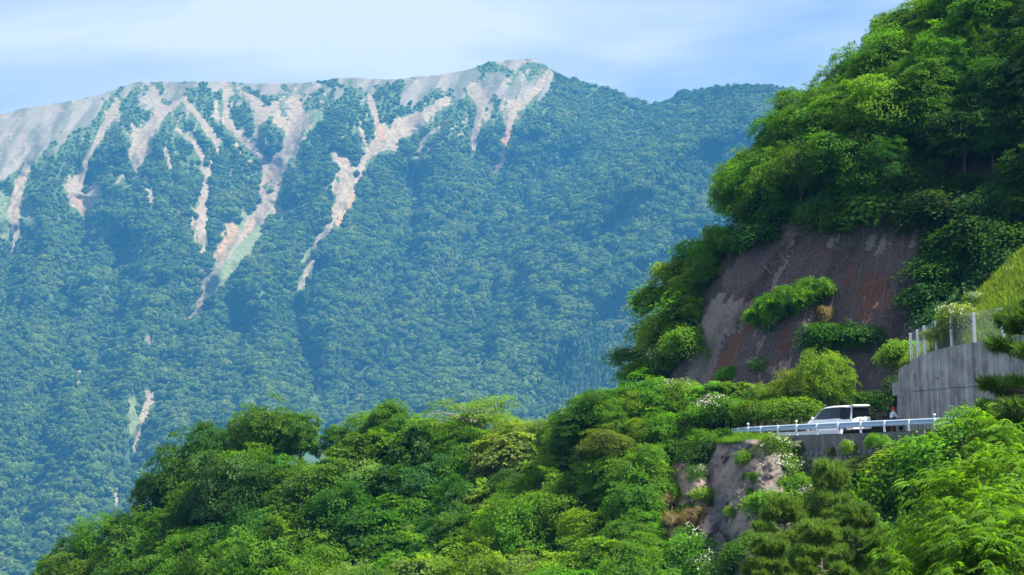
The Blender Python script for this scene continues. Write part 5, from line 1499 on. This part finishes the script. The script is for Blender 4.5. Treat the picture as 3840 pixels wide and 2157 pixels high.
for w in WAIT:
    if w['zone'] == 'own': continue
    cx, cy = proj(w['pos'] + Vector((0, 0, w['h'] * .62)))
    w['cy'] = cy; w['cx'] = cx
    if w['zone'] == 'hill': w['label'] = f"{w['colname']} {SHAPE[w['shape']]} tree {height_word(cy, cx, 'hill')} {section(cx, 'hill')}"
    elif w['zone'] == 'foot': w['label'] = f"{w['colname']} {SHAPE[w['shape']]} tree {section(cx, 'foot')}"
    elif w['zone'] == 'cliff': w['label'] = f"{w['colname']} {SHAPE[w['shape']]} tree {cliff_place(cx, cy)}"
    elif w['zone'] == 'side': w['label'] = f"{w['colname']} {SHAPE[w['shape']]} tree " + ('on the wooded height past the grass bank' if cy < 1200 else 'on the slope below the concrete wall')
    elif w['zone'] == 'brow': w['label'] = f"{w['colname']} shrub overhanging the " + ('lowest shoulder' if cx / K < 1960 else 'first peak' if cx / K < 2080 else 'central dip' if cx / K < 2200 else 'highest end') + ' of the rock face brow'
    else: w['label'] = f"{w['colname']} {w['shape']} shrub " + ('hanging beside the rock face' if cx / K < 2385 else 'on the shaded bank over the grass slope' if cy / K < 640 else 'on the shaded bank by the fence') + (', high' if cy / K < 560 else ', low' if cy / K > 720 else ', midway')
    by.setdefault(w['label'], []).append(w)
WORD = {2: 'two', 3: 'three', 4: 'four', 5: 'five', 6: 'six'}
for lab, ws in by.items():
    if len(ws) == 1: continue
    ws.sort(key=lambda w: w['cy'])
    n = len(ws)
    names = {2: ['upper', 'lower'], 3: ['uppermost', 'middle', 'lowest']}.get(n)
    if names is None: names = ['uppermost', 'second'] + ['middle'] * 0 + ['third', 'fourth', 'fifth', 'sixth', 'seventh', 'eighth', 'ninth', 'tenth', 'eleventh', 'twelfth'][:n - 3] + ['lowest']
    for w, nm in zip(ws, names): w['label'] = f"{lab}, {nm} of {WORD.get(n, str(n))}"
TREE_NAME = {'round': 'broadleaf_tree'}
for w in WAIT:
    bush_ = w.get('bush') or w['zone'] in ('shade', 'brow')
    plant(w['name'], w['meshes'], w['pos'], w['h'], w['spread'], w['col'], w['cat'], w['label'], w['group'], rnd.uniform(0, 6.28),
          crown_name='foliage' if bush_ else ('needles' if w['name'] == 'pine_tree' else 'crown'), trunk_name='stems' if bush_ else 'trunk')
print('planted', len(PLANTED), 'labels', len({t['label'] for t in PLANTED}))

# ------------------------------------------------------------------ white van
def road_xy(px, d):
    q, _ = xy_at(px, d, zroad); return Vector((q[0], q[1], zroad + .004))

def car_loft(stations):
    """stations: x, z bottom, z belt, z roof, half width, half width at roof"""
    rings = []
    for x, zb, zm, zr, hw, ht in stations:
        half = [(hw * .90, zb), (hw * .985, zb + .10), (hw, zb + .30), (hw * .995, zm), (ht + (hw - ht) * .12, zr - .10), (ht - .03, zr - .035), (ht - .16, zr)]
        rings.append([Vector((x, y, z)) for y, z in half] + [Vector((x, -y, z)) for y, z in half[::-1]])
    return MB().loft(rings)

def arch_plate(mb, x, y, r, sgn, depth=.03, n=12):
    """dark round wheel opening lying just proud of the flank"""
    ring = [Vector((x + r * math.cos(a), y, .32 + r * math.sin(a))) for a in [math.pi * 2 * i / n for i in range(n)]]
    ring2 = [v + Vector((0, sgn * depth, 0)) for v in ring]
    mb.loft([ring, ring2])

def wheel(parent, x, y, sgn, r=.31, w=.20):
    t = MB(); n = 16
    prof = [(.6 * r, -w / 2), (.93 * r, -w / 2), (r, -w * .32), (r, w * .32), (.93 * r, w / 2), (.6 * r, w / 2)]
    t.loft([[Vector((rr * math.cos(2 * math.pi * i / n), yy, rr * math.sin(2 * math.pi * i / n))) for rr, yy in prof] for i in range(n)] + [[Vector((rr, yy, 0)) for rr, yy in prof]], caps=False)
    wo = ob('wheel', t.mesh('wheel', M['black'], True), parent); wo.location = (x, y, r)
    m = MB(); m.loft([[Vector((rr * math.cos(2 * math.pi * i / 12), sgn * yy, rr * math.sin(2 * math.pi * i / 12))) for i in range(12)] for rr, yy in ((.62 * r, .02), (.60 * r, w * .42), (.12 * r, w * .36))])
    for k in range(5):
        a = 2 * math.pi * k / 5; m.box((.36 * r * math.cos(a), sgn * w * .43, .36 * r * math.sin(a)), (.46 * r, .02, .07), Matrix.Rotation(-a, 3, 'Y'))
    ob('rim', m.mesh('rim', M['chrome']), wo)

def poly_prism(pts, d):
    """thick plate from 3D outline pts, extruded by vector d"""
    return MB().loft([[Vector(p) for p in pts], [Vector(p) + Vector(d) for p in pts]])

head = Vector((-.545, .839, 0)); rightv = Vector((.839, .545, 0))
corner = road_xy(3195, 134.6)
LV_, WV_ = 4.7, 1.72
vc = corner + head * (LV_ / 2) + rightv * (WV_ / 2)
van = thing('white_van', vc, 'white van with dark rear window and roof spoiler parked behind the guard rail', 'van', rz=math.atan2(head.y, head.x))
hw = WV_ / 2
VST = [(2.35, .34, .62, .78, .62, .50), (2.26, .26, .70, .92, .76, .60), (2.0, .22, .80, 1.02, .84, .70), (1.62, .22, .92, 1.10, .86, .74), (1.42, .22, .98, 1.20, .86, .76), (.72, .22, 1.02, 1.70, .86, .71), (.35, .22, 1.02, 1.83, .86, .70),
       (-.4, .22, 1.02, 1.88, .86, .70), (-1.5, .22, 1.02, 1.88, .86, .695), (-2.12, .24, 1.02, 1.85, .855, .68), (-2.26, .28, 1.02, 1.80, .84, .66), (-2.35, .34, .98, 1.06, .80, .72)]
ob('body', car_loft(VST).mesh('body', M['white_paint'], False), van)
def flank(x, z, out=.006):
    xs = [s_[0] for s_ in VST][::-1]
    g = lambda i: float(np.interp(x, xs, [s_[i] for s_ in VST][::-1]))
    zm, zr, w0, wt_ = g(2), g(3), g(4), g(5)
    t = min(max((z - zm) / max(.05, zr - .10 - zm), 0), 1)
    return (w0 * .995) * (1 - t) + (wt_ + (w0 - wt_) * .12) * t + out
def side_panel(name, pts, mat, out=.006, th=.015):
    for sg in (1, -1):
        o = [Vector((x, sg * flank(x, z, out - th), z)) for x, z in pts]; i = [Vector((x, sg * flank(x, z, out), z)) for x, z in pts]
        ob(name, MB().loft([o, i]).mesh(name, M[mat]), van)
side_panel('window_surround', [(1.40, 1.02), (.62, 1.65), (.30, 1.74), (-.42, 1.77), (-1.20, 1.77), (-2.2, 1.70), (-2.2, .96), (-1.5, .945), (-1.2, 1.04), (-.42, 1.03), (.6, 1.02)], 'black_paint', .022, .04)
side_panel('side_window', [(1.32, 1.05), (.62, 1.60), (.62, 1.06)], 'glass', .03, .03)
side_panel('side_window', [(.56, 1.06), (.56, 1.64), (.30, 1.70), (-.42, 1.73), (-.42, 1.08)], 'glass', .03, .03)
side_panel('side_window', [(-.48, 1.08), (-.48, 1.73), (-1.20, 1.73), (-1.20, 1.10), (-.85, 1.14)], 'glass', .03, .03)
side_panel('side_window', [(-1.26, 1.02), (-1.26, 1.73), (-2.14, 1.67), (-2.14, .98), (-1.5, .96)], 'glass2', .03, .03)
side_panel('door_seam', [(-.44, .34), (-.44, 1.05), (-.452, 1.05), (-.452, .34)], 'black_paint', .003, .01)
side_panel('door_seam', [(-1.22, .34), (-1.22, 1.05), (-1.232, 1.05), (-1.232, .34)], 'black_paint', .003, .01)
side_panel('door_handle', [(-.20, .93), (-.20, .965), (-.36, .965), (-.36, .93)], 'chrome', .022, .022)
side_panel('door_handle', [(-.52, .93), (-.52, .965), (-.68, .965), (-.68, .93)], 'chrome', .022, .022)
side_panel('side_skirt', [(1.2, .20), (1.2, .32), (-1.15, .32), (-1.15, .20)], 'white_paint', .012, .03)
for sg in (1, -1):
    ob('tail_light', MB().loft([[Vector((-2.13, sg * flank(-2.13, z, -.01), z)), Vector((-2.13, sg * flank(-2.13, z, .012), z)), Vector((-2.33 if z < 1.2 else -2.285, sg * .70, z)), Vector((-2.27, sg * .68, z))] for z in (1.02, 1.25, 1.5, 1.66)]).mesh('tail_light', M['lens']), van)
    ob('head_light', MB().ball((2.16, sg * .62, .74), .15, 8, 5, (1.0, .9, .6)).mesh('head_light', M['lens'], True), van)
    ob('mirror', MB().ball((1.30, sg * 1.0, 1.10), .13, 8, 5, (.6, .9, 1)).tube([(1.33, sg * .85, 1.05), (1.30, sg * .96, 1.08)], .03, 5).mesh('mirror', M['white_paint'], True), van)
    for x in (1.42, -1.42):
        mb = MB(); arch_plate(mb, x, sg * .845, .36, sg, .03); ob('wheel_arch', mb.mesh('wheel_arch', M['black']), van)
        wheel(van, x, sg * .80, sg)
ob('windshield', poly_prism([(1.50, .66, 1.14), (.74, .62, 1.66), (.74, -.62, 1.66), (1.50, -.66, 1.14)], (.05, 0, .05)).mesh('windshield', M['glass']), van)
ob('rear_window', MB().loft([[Vector((xx, y, z)) for y, z in ((.69, 1.14), (.655, 1.70), (-.655, 1.70), (-.69, 1.14), (-.45, 1.08), (-.30, 1.02), (.30, 1.02), (.45, 1.08))] if False else
    [Vector((xx + (.085 if z > 1.5 else 0), y, z)) for y, z in ((.765, .98), (.675, 1.73), (-.675, 1.73), (-.76, 1.10), (-.30, 1.12), (.10, .98))] for xx in (-2.325, -2.365)]).mesh('rear_window', M['glass2']), van)
ob('spoiler', MB().loft([[Vector((x, y, z)) for y in (-.70, .70) for z in ((zt, zt - .07) if y < 0 else (zt - .07, zt))] for x, zt in ((-2.0, 1.895), (-2.30, 1.90), (-2.46, 1.865))]).mesh('spoiler', M['white_paint']), van)
ob('tailgate', MB().loft([[Vector((x, y, z)) for y, z in ((.66, .56), (.74, .95), (.30, 1.08), (-.66, 1.08), (-.74, .95), (-.66, .56))] for x in (-2.30, -2.375)]).mesh('tailgate', M['white_paint']), van)
ob('number_plate', MB().box((-2.385, 0, .72), (.02, .33, .165)).mesh('number_plate', M['lens']), van)
ob('plate_recess', MB().box((-2.377, 0, .74), (.012, .52, .24)).mesh('plate_recess', M['glass2']), van)
ob('rear_bumper', MB().loft([[Vector((x, y, z)) for y, z in ((.80, .30), (.82, .55), (-.82, .55), (-.80, .30))] for x in (-2.2, -2.40, -2.42)]).mesh('rear_bumper', M['white_paint']), van)
ob('underbody', MB().box((0, 0, .24), (4.1, 1.5, .12)).mesh('underbody', M['black']), van)

# ------------------------------------------------------------------ dark car behind the person, mostly hidden by the wall
hd2 = Vector((-.80, .60, 0)); rt2 = Vector((.60, .80, 0))
fc = road_xy(3364, 141.0)
cc = fc - hd2 * 2.15 + rt2 * .85
car = thing('dark_car', cc, 'black car with white wing mirror, half hidden behind the end of the concrete wall', 'car', rz=math.atan2(hd2.y, hd2.x))
CST = [(2.15, .32, .52, .66, .60, .50), (2.05, .24, .62, .78, .78, .64), (1.4, .22, .78, .90, .84, .74), (.95, .22, .84, .96, .85, .74), (.20, .22, .90, 1.40, .85, .62), (-.3, .22, .92, 1.47, .85, .60), (-1.2, .22, .92, 1.44, .85, .59), (-1.75, .24, .92, 1.16, .84, .66), (-2.05, .28, .88, 1.02, .80, .66), (-2.15, .36, .80, .92, .74, .62)]
ob('body', car_loft(CST).mesh('body', M['black_paint'], True), car)
for sg in (1, -1):
    ob('side_window', MB().loft([[Vector((x, sg * (yy + o_), z)) for x, yy, z in ((.72, .845, .97), (.12, .69, 1.33), (-1.1, .67, 1.36), (-1.5, .82, .98))] for o_ in (-.02, .008)]).mesh('side_window', M['glass']), car)
    ob('mirror', MB().ball((.62, sg * .98, .99), .12, 8, 5, (.6, 1, .8)).mesh('mirror', M['white_paint'], True), car)
    ob('head_light', MB().ball((2.0, sg * .60, .64), .13, 8, 5, (.9, 1, .55)).mesh('head_light', M['lens'], True), car)
    for x in (1.32, -1.32): wheel(car, x, sg * .78, sg, .30, .19)
ob('windshield', poly_prism([(.86, .66, 1.0), (.26, .58, 1.37), (.26, -.58, 1.37), (.86, -.66, 1.0)], (.04, 0, .04)).mesh('windshield', M['glass']), car)

# ------------------------------------------------------------------ person in a red cap reaching towards the car
def skin_figure(name, verts, edges, rad, mat, parent, sub=2, root=0):
    me = bpy.data.meshes.new(name); me.from_pydata([tuple(v) for v in verts], edges, []); me.materials.append(mat)
    o = ob(name, me, parent)
    md = o.modifiers.new('skin', 'SKIN'); md.use_smooth_shade = True
    if not me.skin_vertices: me.skin_vertices.new() if hasattr(me.skin_vertices, 'new') else None
    for i, r in enumerate(rad):
        sv = me.skin_vertices[0].data[i]; sv.radius = (r, r) if not isinstance(r, tuple) else r; sv.use_root = (i == root)
    o.modifiers.new('sub', 'SUBSURF').levels = sub
    o.modifiers['sub'].render_levels = sub
    return o
pf = road_xy(3346, 137.2)
person = thing('person', pf, 'person in red cap and white long-sleeved top reaching towards the black car', 'person', rz=math.radians(8))
# local: +x towards the car, z up
PV = [(-.02, 0, .92), (.00, 0, 1.06), (.06, 0, 1.22), (.10, 0, 1.36), (.12, 0, 1.43), (.13, 0, 1.49), (.14, 0, 1.56), (.13, 0, 1.64)]   # pelvis, waist, chest, shoulders mid, neck, skull
PR = [(.15, .11), (.13, .10), (.16, .11), (.13, .10), .055, .06, (.09, .085), .065]
PE = [(i, i + 1) for i in range(7)]
def limb(pts, rads, at):
    k = at
    for p, r in zip(pts, rads):
        PV.append(p); PR.append(r); PE.append((k, len(PV) - 1)); k = len(PV) - 1
    return k
for sg in (1, -1):
    limb([(-.02, sg * .10, .84), (.02, sg * .11, .48), (-.03, sg * .12, .10), (.00, sg * .12, .05), (.14, sg * .14, .035)], [.085, .055, .042, .045, .03], 0)
    wr = limb([(.11, sg * .17, 1.37), (.24, sg * .21, 1.14), (.46, sg * .15, 1.02), (.52, sg * .14, .995)], [.06, .042, .032, .036], 3)
    for f in range(4):
        y0 = sg * (.14 + (f - 1.5) * .021); ln = (.85, 1.0, .95, .75)[f] * .04
        limb([(.555, y0, .985), (.555 + ln, y0, .97), (.555 + ln * 1.8, y0, .945)], [.010, .009, .008], wr)
    limb([(.53, sg * .14 - sg * .045, .975), (.56, sg * .14 - sg * .055, .955)], [.011, .009], wr)
skin_figure('body', PV, PE, PR, M['skin'], person)
SV = [(-.02, 0, .96), (.00, 0, 1.08), (.06, 0, 1.23), (.10, 0, 1.37)]; SR = [(.18, .14), (.155, .125), (.185, .135), (.13, .11)]; SE = [(0, 1), (1, 2), (2, 3)]
for sg in (1, -1):
    n0 = len(SV); SV += [(.11, sg * .17, 1.37), (.24, sg * .21, 1.14), (.46, sg * .15, 1.025)]; SR += [.082, .06, .046]; SE += [(3, n0), (n0, n0 + 1), (n0 + 1, n0 + 2)]
skin_figure('white_top', SV, SE, SR, M['white_cloth'], person)
TV_ = [(-.02, 0, .92)]; TR = [(.17, .135)]; TE = []
for sg in (1, -1):
    n0 = len(TV_); TV_ += [(-.02, sg * .10, .82), (.02, sg * .11, .48), (-.02, sg * .12, .13)]; TR += [.105, .075, .06]; TE += [(0, n0), (n0, n0 + 1), (n0 + 1, n0 + 2)]
skin_figure('trousers', TV_, TE, TR, M['maroon'], person)
ob('hip_bag', MB().loft([[Vector((-.02 + (.19 + a) * math.cos(t), (.165 + a) * math.sin(t), z)) for t in [2 * math.pi * i / 14 for i in range(14)]] for a, z in ((.0, .90), (.02, .91), (.02, .99), (.0, 1.0))]).mesh('hip_bag', M['dark_cloth']), person)
cap = ob('cap', MB().ball((.13, 0, 1.625), .118, 12, 8, (1.08, 1.0, .85)).mesh('cap', M['red'], True), person)
ob('brim', MB().loft([[Vector((.13 + x, y, 1.60 - .02 * x + dz)) for x, y in ((.08, -.09), (.20, -.06), (.23, 0), (.20, .06), (.08, .09))] for dz in (0, .012)]).mesh('brim', M['red']), cap)
ob('nose', MB().ball((.228, 0, 1.545), .016, 6, 4).mesh('nose', M['skin'], True), person)
for sg in (1, -1):
    ob('eye', MB().ball((.212, sg * .03, 1.57), .010, 6, 4).mesh('eye', M['black'], True), person)
    ob('ear', MB().ball((.13, sg * .088, 1.55), .024, 6, 4, (.8, .5, 1.2)).mesh('ear', M['skin'], True), person)
    ob('shoe', MB().ball((.04, sg * .13, .045), .06, 8, 5, (2.0, .9, .75)).mesh('shoe', M['white_cloth'], True), person)
ob('mouth', MB().box((.222, 0, 1.515), (.008, .04, .008)).mesh('mouth', M['red_lens']), person)

# ------------------------------------------------------------------ rockfall net on the rock face
net = thing('rockfall_net', Vector(hillpos(3100, 1100)[0]), 'rockfall net of thin steel cables hung over the brown rock face', 'net')
no = Vector(net.location)
def cable(pts, name='cable', r=.009, lift=.5, n=14, mat='wire'):
    arr = np.array(pts, float); s_ = np.concatenate([[0], np.cumsum(np.hypot(*np.diff(arr, axis=0).T))]); q = np.linspace(0, s_[-1], n)
    X = np.interp(q, s_, arr[:, 0]); Y = np.interp(q, s_, arr[:, 1])
    Dh, _ = hill_D(X, Y)
    Dh = np.convolve(np.pad(Dh, 2, 'edge'), np.ones(5) / 5, 'valid') - lift
    p = P(X, Y, Dh)
    ob(name, MB().tube([Vector(a) - no for a in p], r, 4, False).mesh(name, M[mat]), net)
for pts in ([(3315, 771), (3295, 950), (3274, 1067), (3215, 1290), (3180, 1420)], [(3403, 752), (3390, 870), (3369, 1014), (3340, 1220), (3320, 1480)], [(3469, 735), (3462, 860), (3440, 1060), (3410, 1300)],
            [(3240, 850), (3236, 960), (3200, 1150), (3150, 1380)], [(3130, 1095), (3110, 1180), (3060, 1330), (3030, 1420)], [(3060, 1010), (3020, 1180), (2975, 1390)], [(2983, 1245), (2945, 1410)], [(2905, 1010), (2880, 1160), (2820, 1340)],
            [(2960, 1000), (2935, 1130), (2880, 1300)], [(2880, 960), (2830, 1100), (2735, 1400)], [(2800, 1270), (2715, 1415)], [(3350, 830), (3330, 1000), (3290, 1250), (3260, 1440)], [(3430, 800), (3415, 1000), (3390, 1250), (3375, 1480)]):
    cable(pts)
for pts in ([(2855, 985), (3000, 975), (3144, 930), (3239, 900), (3315, 862), (3399, 839), (3470, 825)], [(2830, 1200), (2990, 1150), (3129, 1098), (3289, 1052), (3380, 1029), (3470, 1015)], [(2780, 1310), (2950, 1280), (3100, 1240), (3300, 1190), (3430, 1165)],
            [(2880, 890), (3000, 880), (3110, 870)], [(3320, 775), (3403, 755), (3470, 735)]):
    cable(pts, n=22)
for (a, b) in (((3315, 771), (3375, 822)), ((3403, 752), (3423, 735)), ((3469, 735), (3540, 660)), ((2855, 985), (2895, 1030)), ((2925, 955), (2965, 1000)), ((3315, 771), (3355, 735))):
    cable([a, b], 'anchor_strut', .035, .55, 3, 'wire')

# ------------------------------------------------------------------ air between here and the mountain
zs = [AV[..., 2].max()]
ztop = float(max(zs)) + 30.0; zbot = -276.5
hz = MB().box((0, 0, (ztop + zbot) / 2), (20500, 20500, ztop - zbot))
HM = bpy.data.materials.new('haze'); HM.use_nodes = True; HM.node_tree.nodes.clear()
ho = HM.node_tree.nodes.new('ShaderNodeOutputMaterial'); hv = HM.node_tree.nodes.new('ShaderNodeVolumePrincipled')
hv.inputs['Color'].default_value = (0.10, 0.465, 1.0, 1)
hv.inputs['Density'].default_value = 0.90e-4
hv.inputs['Anisotropy'].default_value = 0.0
HM.node_tree.links.new(hv.outputs[0], ho.inputs['Volume'])
structure(ob('haze', hz.mesh('haze', HM)), 'stuff')
